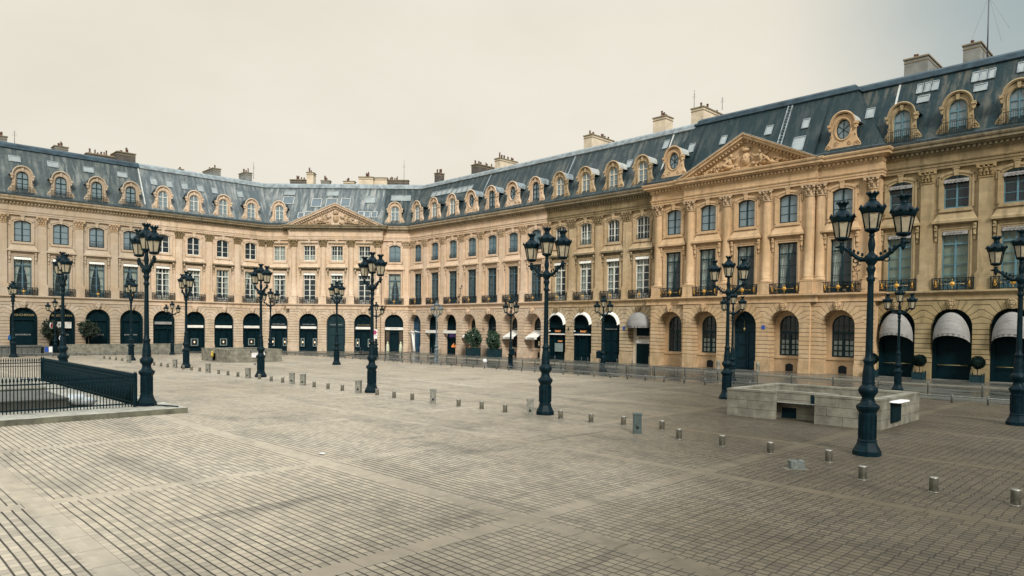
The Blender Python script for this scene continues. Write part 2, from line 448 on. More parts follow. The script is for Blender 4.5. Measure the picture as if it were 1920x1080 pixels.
def wall_bay(mb, c, b0, b1, y0, deep, w2=True, win_recess=None, pedes=True):
    """one bay of masonry in the facade's own frame; c axis, b0/b1 limits, y0 plane offset"""
    yg, yu = y0+YG, y0+YU
    A = archpts(ARW, 0.0, cx=c)
    top_ = 7.3
    # ground storey: fan between arch and the rectangle of the bay
    O = []
    for (x, z) in A:
        if z <= SPR+1e-6: O.append((b0 if x < c else b1, z)); continue
        dx, dz = x-c, z-SPR
        t = []
        if dx > 1e-6: t.append((b1-c)/dx)
        if dx < -1e-6: t.append((b0-c)/dx)
        if dz > 1e-6: t.append((top_-SPR)/dz)
        k = min(t); O.append((c+dx*k, SPR+dz*k))
    mb.ring([(x, yg, z) for x, z in A], [(x, yg, z) for x, z in O], 1)
    # corner triangles lost by the ray fan
    for sgn, b in ((-1, b0), (1, b1)):
        pts = [p for p in O if (p[0]-c)*sgn > 0 and p[1] > SPR]
        side = max((p for p in pts if abs(p[0]-b) < 1e-4), key=lambda p: p[1], default=(b, SPR))
        tp = [p for p in pts if abs(p[1]-top_) < 1e-4]
        far = max(tp, key=lambda p: abs(p[0]-c))
        mb.poly([(side[0], yg, side[1]), (b, yg, top_), (far[0], yg, far[1])], 1)
    # arch reveal
    yd = y0+deep
    mb.ring([(x, yg, z) for x, z in A], [(x, yd, z) for x, z in A], 1)
    # ledge behind band
    mb.quad((b0, yg, top_), (b1, yg, top_), (b1, yu, top_), (b0, yu, top_), 0)
    # pier plinths
    for (x0, x1) in ((b0, c-ARW), (c+ARW, b1)):
        mb.box(x0 + (.0 if x0 == b0 else -.05), x1+(.05 if x1 == c-ARW else 0), yg-.07, yg-.002, 0, 1.12, 1)
    if win_recess:
        sill, hw = win_recess
        I = archpts(hw, sill, cx=c); A2 = archpts(ARW, 0.0, cx=c)
        A2[0] = (c-ARW, sill); A2[-1] = (c+ARW, sill)
        mb.ring([(x, yd, z) for x, z in A2], [(x, yd, z) for x, z in I], 0)
        mb.ring([(x, yd, z) for x, z in I], [(x, yd+.3, z) for x, z in I], 0)
        mb.quad((c-ARW, yd, 0), (c+ARW, yd, 0), (c+ARW, yd, sill), (c-ARW, yd, sill), 0)
        mb.box(c-ARW, c+ARW, yd-.12, yd-.003, sill-.3, sill-.02, 0)
    # upper wall with two openings
    z0, z1 = 7.3, 19.06
    h1, a1, t1 = 1.03, 8.2, 13.42
    h2, a2, s2, r2 = .98, 15.44, 18.02, .34
    def V(x, z): return (x, yu, z)
    for xa, xb, za, zb in ((b0, c-h1, z0, t1), (c+h1, b1, z0, t1), (c-h1, c+h1, z0, a1), (b0, b1, t1, a2),
                           (b0, c-h2, a2, s2), (c+h2, b1, a2, s2)):
        mb.quad(V(xa, za), V(xb, za), V(xb, zb), V(xa, zb), 0)
    nseg = 8; arc = []
    for k in range(nseg+1):
        x = -h2+2*h2*k/nseg
        arc.append((c+x, s2+r2*(1-(x/h2)**2)))
    mb.quad(V(b0, s2), V(c-h2, s2), V(c-h2, z1), V(b0, z1), 0)
    mb.quad(V(c+h2, s2), V(b1, s2), V(b1, z1), V(c+h2, z1), 0)
    mb.ring([V(x, z) for x, z in arc], [V(x, z1) for x, z in arc], 0)
    # reveals
    d = .40
    R1 = [(c-h1, a1), (c-h1, t1), (c+h1, t1), (c+h1, a1), (c-h1, a1)]
    R2 = [(c-h2, a2)]+arc+[(c+h2, a2), (c-h2, a2)]
    for R in (R1, R2):
        mb.ring([(x, yu, z) for x, z in R], [(x, yu+d, z) for x, z in R], 0)

def wall_mesh(name, bays, mats):
    """bays: (c, b0, b1, y0, deep, recess)"""
    mb = MB()
    for (c, b0, b1, y0, deep, rec) in bays: wall_bay(mb, c, b0, b1, y0, deep, win_recess=rec)
    cs = [(b0, b1, c) for (c, b0, b1, *_r) in bays]
    def uvf(co, pc):
        for b0, b1, c in cs:
            if b0-.01 <= pc.x <= b1+.01: return (co.x-c, co.z)
        return (co.x, co.z)
    return mb.mesh(name, mats, uvf)

# ------------------------------------------------------------------ stone dressings (local origin: bay axis, bay plane)
def surround_mesh(st, dark=None, flathead=False):
    def f():
        mb = MB(); y = YU; k_ = 1 if dark else 0
        # first-floor frame with moulded edge
        for s in (-1, 1):
            mb.box(s*1.03 if s > 0 else -1.30, 1.30 if s > 0 else -1.03, y-.10, y+.02, 8.2, 13.72)
            mb.box(s*1.18 if s > 0 else -1.30, 1.30 if s > 0 else -1.18, y-.16, y-.10, 8.2, 13.72)
            # scrolled console
            x = s*1.50
            mb.box(x-.13, x+.13, y-.30, y, 13.52, 14.06, k_); mb.box(x-.11, x+.11, y-.20, y, 12.95, 13.52, k_)
            mb.blob((x, y-.26, 13.86), (.15, .13, .18), 8, 5); mb.blob((x, y-.17, 13.05), (.12, .10, .14), 8, 5)
            mb.box(x-.10, x+.10, y-.10, y, 12.55, 12.95)
        mb.box(-1.03, 1.03, y-.10, y+.02, 13.42, 13.72); mb.box(-1.18, 1.18, y-.16, y-.10, 13.60, 13.72)
        # slab: cornice then splayed apron up to the second-floor sill
        mb.box(-1.66, 1.66, y-.30, y, 14.02, 14.12, k_)
        mb.box(-1.78, 1.78, y-.52, y, 14.12, 14.34, k_)
        mb.frustum(0, y, 14.34, 14.44, 1.72, .50, 1.66, .42)
        mb.frustum(0, y, 14.44, 15.0, 1.66, .42, 1.36, .12)
        mb.box(-1.36, 1.36, y-.12, y, 15.0, 15.12)
        mb.box(-1.30, 1.30, y-.26, y+.2, 15.12, 15.30); mb.box(-1.24, 1.24, y-.18, y+.2, 15.30, 15.43)
        # second-floor frame with segmental head
        for s in (-1, 1):
            mb.box(.98 if s > 0 else -1.22, 1.22 if s > 0 else -.98, y-.10, y+.02, 15.43, 18.06)
            mb.box(1.22 if s > 0 else -1.36, 1.36 if s > 0 else -1.22, y-.16, y+.02, 15.43, 18.20)
            mb.box(1.30 if s > 0 else -1.52, 1.52 if s > 0 else -1.30, y-.10, y-.02, 17.6, 18.22)
        n = 10
        for (wi, wo, zi, zo, d) in ((.98, 1.22, 18.04, 18.22, .10), (1.22, 1.40, 18.22, 18.40, .17)):
            I = []; O = []
            for k in range(n+1):
                q = -1+2*k/n
                I.append((wi*q, zi+.32*(1-q*q))); O.append((wo*q, zo+.36*(1-q*q)))
            for k in range(n):
                mb.prism([I[k], I[k+1], O[k+1], O[k]], d+.02, o=y-d)
        # keystone
        mb.prism([(-.16, 18.30), (.16, 18.30), (.22, 18.98), (-.22, 18.98)], .25, o=y-.24)
        mb.box(-.27, .27, y-.28, y, 18.90, 19.0)
        if flathead:
            mb.box(-1.0, 1.0, y-.06, y+.42, 17.98, 18.5); mb.box(-1.45, 1.45, y-.30, y-.17, 18.36, 18.52, k_)
        mb.box(-1.40, 1.40, y-.04, y-.004, 13.74, 14.0, k_)
        return mb.mesh('window_surround', [st, dark or st])
    return cached(('sur', st.name, dark and dark.name, flathead), f)

def leafring(mb, cx, y, z, w, h, n, out, flat):
    for k in range(n):
        q = -1+2*(k+.5)/n
        if flat: px, py = cx+q*w, y-out
        else:
            a = q*PI*.5; px, py = cx+w*math.sin(a), y-out*math.cos(a)-.02
        mb.blob((px, py, z+h*.45), (w/n*.95, .10, h*.5), 6, 4)
        mb.blob((px, py-.10, z+h*.92), (w/n*.8, .09, h*.16), 6, 4)

def capital_mesh(st, flat, r):
    def f():
        mb = MB(); y = YU
        if flat:
            out = .30
            mb.box(-r, r, y-out+.04, y, 17.85, 18.86)
            mb.box(-r-.04, r+.04, y-out-.05, y, 17.82, 17.92)
        else:
            out = r+.03
            mb.lathe([(r, 17.8), (r+.06, 17.84), (r+.06, 17.92), (r, 17.95), (r+.0, 18.2), (r+.10, 18.86)], 0, y+.02, 12, a0=PI, a1=2*PI)
        leafring(mb, 0, y, 17.95, r+.03, .38, 4, out, flat)
        leafring(mb, 0, y, 18.28, r+.08, .38, 3, out+.04, flat)
        for s in (-1, 1):
            mb.blob((s*(r+.10), y-out-.06, 18.74), (.17, .15, .16), 8, 5)
            mb.blob((s*.17, y-out-.08, 18.74), (.11, .10, .11), 6, 4)
        mb.blob((0, y-out-.12, 18.92), (.10, .07, .10), 6, 4)
        mb.box(-r-.24, r+.24, y-out-.16, y, 18.86, 19.02)
        return mb.mesh('capital', st)
    return cached(('cap', st.name, flat, r), f)

def pilaster_mesh(st, flat, r):
    def f():
        mb = MB(); y = YU
        if flat:
            mb.box(-r, r, y-.28, y, 9.72, 17.84)
            mb.box(-r-.16, r+.16, y-.44, y, 9.38, 9.50); mb.box(-r-.12, r+.12, y-.40, y, 9.50, 9.60); mb.box(-r-.06, r+.06, y-.34, y, 9.60, 9.72)
            mb.box(-r-.18, r+.18, y-.46, y, 8.12, 8.34); mb.box(-r-.15, r+.15, y-.43, y, 8.34, 9.38)
        else:
            prof = [(r+.17, 9.46), (r+.19, 9.54), (r+.17, 9.62), (r+.08, 9.66), (r+.06, 9.74), (r+.10, 9.80), (r+.08, 9.86), (r, 9.92), (r, 12.5), (r*.97, 15.0), (r*.90, 17.82)]
            mb.lathe(prof, 0, y+.02, 18, a0=PI-.2, a1=2*PI+.2)
            mb.box(-r-.2, r+.2, y-r-.2, y, 8.12, 8.34); mb.box(-r-.16, r+.16, y-r-.16, y, 8.34, 9.36); mb.box(-r-.2, r+.2, y-r-.2, y, 9.36, 9.46)
        return mb.mesh('pilaster', st)
    return cached(('pil', st.name, flat, r), f)

def keystone_mesh(st):
    def f():
        mb = MB(); y = YG
        mb.prism([(-.20, 6.42), (.20, 6.42), (.30, 7.22), (-.30, 7.22)], .16, o=y-.14)
        mb.blob((0, y-.22, 6.86), (.24, .20, .32), 9, 7)          # carved mask: face, brow, nose, cheeks, beard, hair
        mb.blob((0, y-.42, 6.84), (.05, .07, .10), 6, 4)
        for s in (-1, 1):
            mb.blob((s*.11, y-.36, 6.98), (.10, .07, .045), 6, 4); mb.blob((s*.12, y-.36, 6.78), (.09, .07, .08), 6, 4)
            mb.blob((s*.24, y-.18, 6.95), (.10, .14, .24), 7, 5)
            mb.blob((s*.10, y-.30, 7.17), (.13, .12, .09), 7, 4)
        mb.blob((0, y-.34, 6.60), (.13, .11, .12), 7, 5); mb.blob((0, y-.30, 6.48), (.09, .09, .10), 6, 4)
        return mb.mesh('keystone_mask', st)
    return cached(('key', st.name), f)

# ------------------------------------------------------------------ windows
def win1_parts(fr, style):
    """French window of the first floor: (frame, pane, curtain, interior)"""
    def f():
        y = YGL; w = 1.03
        mb = MB(); b = .10
        mb.box(-w, -w+b, y-.06, y+.06, 8.2, 13.42); mb.box(w-b, w, y-.06, y+.06, 8.2, 13.42)
        mb.box(-w+b, w-b, y-.06, y+.06, 13.30, 13.42); mb.box(-w+b, w-b, y-.07, y+.06, 12.22, 12.36)
        mb.box(-.08, .08, y-.07, y+.05, 8.2, 12.22); mb.box(-.05, .05, y-.05, y+.05, 12.36, 13.30)
        mb.box(-w+b, -.08, y-.05, y+.05, 8.2, 8.85); mb.box(.08, w-b, y-.05, y+.05, 8.2, 8.85)
        for z in ((9.55, 10.45, 11.35) if style == 'bars' else (9.9, 11.1)):
            for s in (-1, 1):
                mb.box(-w+b if s < 0 else .08, -.08 if s < 0 else w-b, y-.03, y+.04, z-.03, z+.03)
        if style == 'bars':
            for s in (-1, 1):
                mb.box(s*.515-.025, s*.515+.025, y-.028, y+.04, 12.36, 13.30)
        fm = mb.mesh('window_frame', fr)
        g = MB(); g.quad((-w+b, y+.01, 8.85), (w-b, y+.01, 8.85), (w-b, y+.01, 13.30), (-w+b, y+.01, 13.30))
        gm = g.mesh('window_pane', GLA)
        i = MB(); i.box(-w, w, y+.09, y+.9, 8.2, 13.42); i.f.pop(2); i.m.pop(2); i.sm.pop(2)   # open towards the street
        return fm, gm, i.mesh('room', INTER)
    return cached(('w1', fr.name, style), f)

def curtain_mesh(kind, m):
    def f():
        y = YGL+.22; w = .98; mb = MB()
        def drape(xa, xb, pinch, n=14):
            rows = []
            for j in range(9):
                t = j/8; z = 13.3-4.9*t
                # tied back towards the jamb below the middle
                k = 1-pinch*math.sin(min(1, t/.75)*PI/2)**1.6 if t < .8 else 1-pinch+(t-.8)*.25
                row = []
                for i in range(n+1):
                    q = i/n; x = xa+(xb-xa)*q*k
                    row.append((x, y+.05*math.sin(q*n*1.4+j*.2)-.02*t, z))
                rows.append(row)
            for a, b in zip(rows, rows[1:]): mb.ring(a, b, 0, True)
        if kind == 'tied':
            drape(-w, -.02, .62); drape(w, .02, .62)
        elif kind == 'sides':
            drape(-w, -.45, .15); drape(w, .45, .15)
        elif kind == 'left':
            drape(-w, .35, .55); drape(w, .70, .2)
        elif kind == 'full':
            drape(-w, 0, .0, 18); drape(w, 0, .0, 18)
        elif kind == 'blind':
            mb.quad((-w, y-.06, 9.0), (w, y-.06, 9.0), (w, y-.06, 13.3), (-w, y-.06, 13.3))
            for z in (10.3, 10.42, 10.54): mb.box(-w, w, y-.09, y-.06, z, z+.03)
        return mb.mesh('curtain', m)
    return cached(('cur', kind, m.name), f)

def win2_parts(fr, style):
    def f():
        y = YGL; w = .98; mb = MB(); b = .09; n = 8
        mb.box(-w, -w+b, y-.06, y+.06, 15.44, 18.1); mb.box(w-b, w, y-.06, y+.06, 15.44, 18.1)
        mb.box(-w+b, w-b, y-.06, y+.06, 15.44, 15.58); mb.box(-.07, .07, y-.07, y+.05, 15.58, 18.34)
        arc = [(-w+2*w*k/n, 18.02+.34*(1-(-1+2*k/n)**2)) for k in range(n+1)]
        for k in range(n): mb.prism([(arc[k][0], arc[k][1]-.10), (arc[k+1][0], arc[k+1][1]-.10), arc[k+1], arc[k]], .12, o=y-.06)
        for z in (16.35, 17.2):
            for s in (-1, 1): mb.box(-w+b if s < 0 else .07, -.07 if s < 0 else w-b, y-.03, y+.04, z-.025, z+.025)
        if style == 'bars':
            for s in (-1, 1): mb.box(s*.49-.022, s*.49+.022, y-.028, y+.04, 15.58, 18.1)
        fm = mb.mesh('window_frame', fr)
        g = MB(); g.poly([(-w+b, y+.01, 15.5), (w-b, y+.01, 15.5)]+[(x*.93, y+.01, z) for x, z in reversed(arc)])
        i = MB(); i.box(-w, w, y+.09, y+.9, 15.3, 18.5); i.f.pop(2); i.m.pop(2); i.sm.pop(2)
        r = MB()
        r.box(-w, w, y-.30, y-.27, 16.02, 16.06); r.box(-w, w, y-.30, y-.27, 15.52, 15.55)
        for k in range(17): 
            x = -w+2*w*k/16; r.box(x-.012, x+.012, y-.295, y-.275, 15.44, 16.02)
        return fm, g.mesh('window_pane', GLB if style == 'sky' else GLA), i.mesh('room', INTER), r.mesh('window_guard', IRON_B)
    return cached(('w2', fr.name, style), f)

def half_curtain(m, lo, hi):
    def f():
        mb = MB(); y = YGL+.2; n = 22
        mb.ring([(-.9+1.8*k/n, y+.03*math.sin(k*1.7), lo) for k in range(n+1)], [(-.9+1.8*k/n, y+.03*math.sin(k*1.7), hi) for k in range(n+1)], 0, True)
        return mb.mesh('curtain', m)
    return cached(('hc', m.name, lo, hi), f)

def valance_mesh(z, w, m, arched=False):
    def f():
        mb = MB(); y = YGL-.42; n = 14
        A = [(-w+2*w*k/n, y-.02*(k % 2), z) for k in range(n+1)]; B = [(x, yy+.10, z+.30) for x, yy, _ in A]
        C = [(x, yy, z-.05*(1 if k % 2 else 0)) for k, (x, yy, _) in enumerate(A)]
        mb.ring(C, B); mb.ring(B, [(x, YGL-.1, z+.34) for x, _, _ in B])
        return mb.mesh('blind_valance', m)
    return cached(('val', z, w, m.name), f)

def scroll(mb, cx, cz, r, y, turns, s=1, r0=.02, th=.016, start=0):
    P = []
    k = int(10*turns)
    for i in range(k+1):
        a = start+s*2*PI*turns*i/k; q = r*(1-.82*i/k)
        P.append((cx+q*math.cos(a), y, cz+q*math.sin(a)))
    mb.tube(P, th, 4)

def balcony_parts(gilt):
    def f():
        mb = MB(); y = YG+.02; w = 1.60; z0, z1 = 8.14, 9.22
        mb.box(-w, w, y-.04, y+.04, z1-.08, z1); mb.box(-w, w, y-.02, y+.02, z0+.06, z0+.10); mb.box(-w, w, y-.015, y+.015, z1-.20, z1-.165)
        for x in (-w, -1.0, -.36, .36, 1.0, w): mb.box(x-.04, x+.04, y-.025, y+.025, z0, z1)
        for s in (-1, 1):
            c = s*1.3
            scroll(mb, c, 8.48, .22, y, 1.6, s, start=PI/2, th=.03); scroll(mb, c, 8.84, .18, y, 1.6, -s, start=-PI/2, th=.03)
            scroll(mb, c-s*.02, 8.66, .27, y, 1.0, s, th=.03)
            c = s*.68
            scroll(mb, c-.12, 8.5, .19, y, 1.5, 1, th=.028); scroll(mb, c+.12, 8.5, .19, y, 1.5, -1, start=PI, th=.028)
            scroll(mb, c-.12, 8.86, .15, y, 1.5, -1, th=.028); scroll(mb, c+.12, 8.86, .15, y, 1.5, 1, start=PI, th=.028)
            mb.tube([(c, y, z0+.1), (c, y, z1-.18)], .018, 4)
        for k in range(12):
            a = 2*PI*k/12; mb.tube([(0, y, 8.66), (.30*math.cos(a), y, 8.66+.38*math.sin(a))], .022, 4)
        for k in range(25):
            x = -w+2*w*k/24; mb.box(x-.012, x+.012, y+.05, y+.07, z0, z1-.1)
        r = MB()
        for s in (-1, 1): r.box(s*w-.02, s*w+.02, y, YU-.02, z1-.06, z1)
        mb.v += []; i0 = len(mb.v); mb.v += r.v; mb.f += [tuple(i0+q for q in ff) for ff in r.f]; mb.m += r.m; mb.sm += r.sm
        im = mb.mesh('balcony_railing', IRON_B)
        g = MB(); SC = []
        big = gilt > 1
        if gilt:
            rr = .19 if big else .14
            g.blob((0, y-.05, 8.66), (rr, .06, rr), 14, 6); g.blob((0, y-.10, 8.66), (.11, .04, .12), 10, 5)
            for k in range(16):
                a = 2*PI*k/16; l = rr+(.12 if k % 4 == 0 else .05)
                g.tube([(rr*.8*math.cos(a), y-.05, 8.66+rr*.8*math.sin(a)), (l*math.cos(a), y-.05, 8.66+l*math.sin(a))], [.035, .008], 4)
            for s in (1, -1): g.blob((0, y-.05, 8.66+s*.37), (.04, .03, .07), 6, 4)
            if big:
                for s in (-1, 1):
                    g.tube([(s*.15, y-.04, 8.66), (s*.86, y-.04, 8.66)], .014, 4); g.blob((s*.88, y-.04, 8.66), (.07, .025, .05), 6, 4)
                    c = s*1.3; q = MB(); SC.append(q)
                    scroll(q, c, 8.5, .14, y-.03, 1.2, s, th=.02, start=PI/2); scroll(q, c, 8.82, .12, y-.03, 1.2, -s, th=.02, start=-PI/2)
                    q.blob((c, y-.04, 8.66), (.06, .03, .09), 6, 4); q.tube([(c, y-.04, 8.36), (c, y-.04, 9.0)], .016, 4)
        return im, (g.mesh('gilt_medallion', GOLD) if gilt else None), [q.mesh('gilt_scroll', GOLD) for q in SC]
    return cached(('bal', gilt), f)

# ------------------------------------------------------------------ dormers (origin: axis at gutter level, y = bay plane)
def interp(tab, z):
    for (a, x), (b, y) in zip(tab, tab[1:]):
        if a <= z <= b: return x+(y-x)*(z-a)/(b-a)
    return tab[-1][1] if z > tab[-1][0] else tab[0][1]
def dormer_parts(st, kind, fr, roofm):
    def f():
        y = -.42; d = .42; mb = MB(); ocu = kind == 'oculus'
        wo = [(0, 1.66), (.28, 1.70), (.55, 1.62), (.85, 1.40), (1.2, 1.20), (1.6, 1.12), (2.35, 1.12), (2.55, 1.12), (2.9, 1.02), (3.2, .80), (3.4, .52), (3.52, .02)]
        def wi(z):
            if ocu:
                q = 1-((z-2.05)/.95)**2
                return .66*math.sqrt(q) if q > 0 else 0
            if z <= 2.30: return .70
            q = 1-((z-2.30)/.72)**2
            return .70*math.sqrt(q) if q > 0 else 0
        zs = [0, .15, .28, .42, .55, .7, .85, 1.0, 1.1, 1.13, 1.2, 1.3, 1.45, 1.6, 1.8, 2.05, 2.3, 2.45, 2.6, 2.75, 2.85, 2.95, 2.985, 3.0, 3.02, 3.1, 3.2, 3.3, 3.4, 3.46, 3.52]
        L_ = [(-interp(wo, z), z) for z in zs]; I_ = [(-wi(z), z) for z in zs]
        for s in (1, -1):
            O = [(s*x, y, z) for x, z in L_]; I = [(s*x, y, z) for x, z in I_]
            mb.ring(O, I); mb.ring(O, [(x, y+d, z) for x, _, z in O])
            mb.ring(I, [(x, y+.34, z) for x, _, z in I])
        # architrave round the opening
        if ocu:
            P = [(.78*math.cos(2*PI*k/24), y-.05, 2.05+1.06*math.sin(2*PI*k/24)) for k in range(25)]
            mb.tube(P, .06, 5)
        else:
            P = [(-.82, y-.04, 0), (-.82, y-.04, 2.3)]+[(.82*math.cos(PI-PI*k/12), y-.04, 2.3+.84*math.sin(PI-PI*k/12)) for k in range(1, 12)]+[(.82, y-.04, 2.3), (.82, y-.04, 0)]
            mb.tube(P, .055, 5)
        # arched hood mould with ears
        for (w, zz, r, yy) in ((1.12, 2.55, .085, y-.20), (1.02, 2.55, .06, y-.12)):
            P = [(-w-.30, yy, 2.55), (-w-.05, yy, 2.56)]+[(w*math.cos(PI-PI*k/16), yy, 2.62+(w-.02)*math.sin(PI-PI*k/16)) for k in range(1, 16)]+[(w+.05, yy, 2.56), (w+.30, yy, 2.55)]
            mb.tube(P, r, 6)
        for s in (-1, 1):
            mb.box(s*1.22-.16, s*1.22+.16, y-.30, y+.2, 2.36, 2.58); mb.box(s*1.20-.12, s*1.20+.12, y-.2, y+.2, 2.1, 2.36)
            mb.blob((s*1.2, y-.14, 2.02), (.12, .10, .12), 7, 5)
            scroll(mb, s*1.30, .48, .30, y-.04, 1.5, s, th=.04); scroll(mb, s*1.14, 1.45, .12, y-.03, 1.3, -s, th=.03)
        if not ocu: mb.prism([(-.10, 3.02), (.10, 3.02), (.15, 3.5), (-.15, 3.5)], .2, o=y-.16)
        else:
            for s in (-1, 1): scroll(mb, s*.62, .72, .24, y-.03, 1.3, -s, th=.04)
            mb.box(-1.66, 1.66, y-.06, y-.003, 0, .20)
        face = mb.mesh('dormer', st)
        # lead barrel roof and slate cheeks running back into the slope
        h = MB(); n = 14; y1 = 2.5
        A = [(1.15*math.cos(PI-PI*k/n), y-.22, 2.64+1.10*math.sin(PI-PI*k/n)) for k in range(n+1)]
        h.ring(A, [(x, y1, z) for x, _, z in A], 0, True)
        B = [(x*.93, yy+.004, 2.64+(z-2.64)*.93) for x, yy, z in A]
        h.ring(A, B); 
        for s in (-1, 1): h.quad((s*1.15, y-.2, 2.64), (s*1.42, y-.2, 2.60), (s*1.42, y1, 2.60), (s*1.15, y1, 2.64))
        hood = h.mesh('dormer_roof', roofm)
        c = MB()
        for s in (-1, 1):
            c.quad((s*1.10, y+d-.02, .1), (s*1.10, y1, .1), (s*1.10, y1, 2.62), (s*1.10, y+d-.02, 2.62))
            c.poly([(s*1.66, y+d-.01, 0), (s*1.10, y+d-.01, 1.7), (s*1.10, y+d-.01, 0)])
        c.quad((-1.1, y+d+.6, 0), (1.1, y+d+.6, 0), (1.1, y+d+.6, 2.62), (-1.1, y+d+.6, 2.62))
        cheek = c.mesh('dormer_cheek', SL_E)
        w = MB(); yf = y+.22
        if ocu:
            P = [(.62*math.cos(2*PI*k/20), yf, 2.05+.90*math.sin(2*PI*k/20)) for k in range(21)]
            w.tube(P, .05, 4)
            for k in range(3):
                a = PI/2+k*PI/3; w.tube([(.62*math.cos(a), yf, 2.05+.9*math.sin(a)), (-.62*math.cos(a), yf, 2.05-.9*math.sin(a))], .035, 4)
            g = MB(); g.poly([(.62*math.cos(2*PI*k/20), yf+.03, 2.05+.90*math.sin(2*PI*k/20)) for k in range(20)])
        else:
            w.box(-.70, -.61, yf-.05, yf+.05, 0, 2.35); w.box(.61, .70, yf-.05, yf+.05, 0, 2.35)
            w.box(-.05, .05, yf-.06, yf+.05, 0, 2.95); w.box(-.61, .61, yf-.06, yf+.05, 2.02, 2.12)
            for z in (.75, 1.4):
                for s in (-1, 1): w.box(-.61 if s < 0 else .05, -.05 if s < 0 else .61, yf-.03, yf+.03, z-.02, z+.02)
            P = [(.66*math.cos(PI-PI*k/12), yf, 2.30+.68*math.sin(PI-PI*k/12)) for k in range(13)]
            w.tube(P, .05, 4)
            g = MB(); g.poly([(-.66, yf+.03, 0), (.66, yf+.03, 0)]+[(.66*math.cos(PI*k/12), yf+.03, 2.3+.68*math.sin(PI*k/12)) for k in range(13)])
        rl = MB()
        rw = 1.35 if kind == 'railed' else 1.2; ry = y-.28
        zt = 1.12 if kind == 'railed' else .95
        rl.box(-rw, rw, ry-.02, ry+.02, zt-.045, zt); rl.box(-rw, rw, ry-.015, ry+.015, .06, .10)
        nb = 17
        for k in range(nb): 
            x = -rw+2*rw*k/(nb-1); rl.box(x-.014, x+.014, ry-.014, ry+.014, 0, zt)
        for s in (-1, 1): rl.box(s*rw-.02, s*rw+.02, ry, y-.003, zt-.045, zt)
        return face, hood, cheek, w.mesh('dormer_window', fr), g.mesh('dormer_pane', GLB), rl.mesh('dormer_railing', IRON_B)
    return cached(('dor', st.name, kind, fr.name, roofm.name), f)
# ------------------------------------------------------------------ lettering, shopfronts, awnings
def text_mesh(txt, size, m, sx=1.0, depth=.012):
    def f():
        cu = bpy.data.curves.new('lettering', 'FONT'); cu.body = txt; cu.size = size
        cu.align_x = 'CENTER'; cu.align_y = 'CENTER'; cu.extrude = depth
        ob = bpy.data.objects.new('lettering', cu); COL.objects.link(ob)
        me = bpy.data.meshes.new_from_object(ob.evaluated_get(bpy.context.evaluated_depsgraph_get()))
        bpy.data.objects.remove(ob); bpy.data.curves.remove(cu)
        me.transform(Matrix.Rotation(PI/2, 4, 'X') @ Matrix.Diagonal((sx, 1, 1, 1)))
        me.materials.clear(); me.materials.append(m); me.name = 'lettering'
        return me
    return cached(('txt', txt, size, m.name, sx), f)

def disc_fill(mb, w, zb, y, mi=0):
    mb.poly([(x, y, z) for x, z in archpts(w, zb)], mi)
def arch_frame(mb, wo, wi, zb, y, d, mi=0, zb2=None):
    A = archpts(wo, zb); B = archpts(wi, zb if zb2 is None else zb2)
    mb.ring([(x, y, z) for x, z in A], [(x, y, z) for x, z in B], mi)
    mb.ring([(x, y, z) for x, z in B], [(x, y+d, z) for x, z in B], mi)

def shop_black(y, door=False, panel=True):
    def f():
        mb = MB(); disc_fill(mb, 1.62, 0, y+.30)
        arch_frame(mb, 1.62, 1.34, 0, y, .3)
        mb.box(-1.34, 1.34, y+.05, y+.28, 4.72, 4.86)
        mb.box(-1.36, -1.20, y-.06, y+.2, 0, 4.72); mb.box(1.20, 1.36, y-.06, y+.2, 0, 4.72)
        mb.box(-1.2, 1.2, y+.1, y+.28, 0, .35)
        return mb.mesh('shopfront', BLACK)
    return cached(('sb', y), f)
def shop_van(y, disp):
    """black front: fanlight, name strip, blind box, low display windows"""
    def f():
        mb = MB(); disc_fill(mb, 1.62, 0, y+.32)
        arch_frame(mb, 1.62, 1.48, 0, y, .3)
        mb.box(-1.48, 1.48, y+.02, y+.3, 4.42, 4.82); mb.box(-1.48, 1.48, y+.06, y+.3, 3.6, 3.9)
        for k in range(1, 6):
            a = PI*k/6; mb.tube([(.45*math.cos(a), y+.22, SPR+.45*math.sin(a)), (1.46*math.cos(a), y+.22, SPR+1.46*math.sin(a))], .03, 4)
        P = [(.75*math.cos(PI*k/12), y+.22, SPR+.75*math.sin(PI*k/12)) for k in range(13)]; mb.tube(P, .03, 4)
        mb.box(-1.48, 1.48, y+.02, y+.3, 0, .55)
        for x in (-1.46, -.62, .62, 1.46): mb.box(x-.04, x+.04, y, y+.3, .55, 3.6)
        return mb.mesh('shopfront', BLACK)
    return cached(('sv', y, disp), f)
def display_mesh(kind, y):
    def f():
        a = MB(); g = MB()
        spots = {'one': [(0, 1.15, .95)], 'two': [(-1.03, .62, 1.2), (1.03, .62, 1.2)]}[kind]
        for (x, w, h) in spots:
            z = 1.55
            a.box(x-w/2, x+w/2, y-.04, y-.02, z-h/2-.1, z-h/2); a.box(x-w/2, x+w/2, y-.04, y-.02, z+h/2, z+h/2+.1)
            a.box(x-w/2, x-w/2+.12, y-.04, y-.02, z-h/2, z+h/2); a.box(x+w/2-.12, x+w/2, y-.04, y-.02, z-h/2, z+h/2)
            a.box(x-w/2+.12, x+w/2-.12, y+.03, y+.05, z-h/2, z+h/2, 1)
            g.blob((x, y, z+.02), (.10, .03, .16), 8, 5)
        return a.mesh('display_window', [DISP, INTER]), g.mesh('lit_display', GLOWW)
    return cached(('dm', kind, y), f)

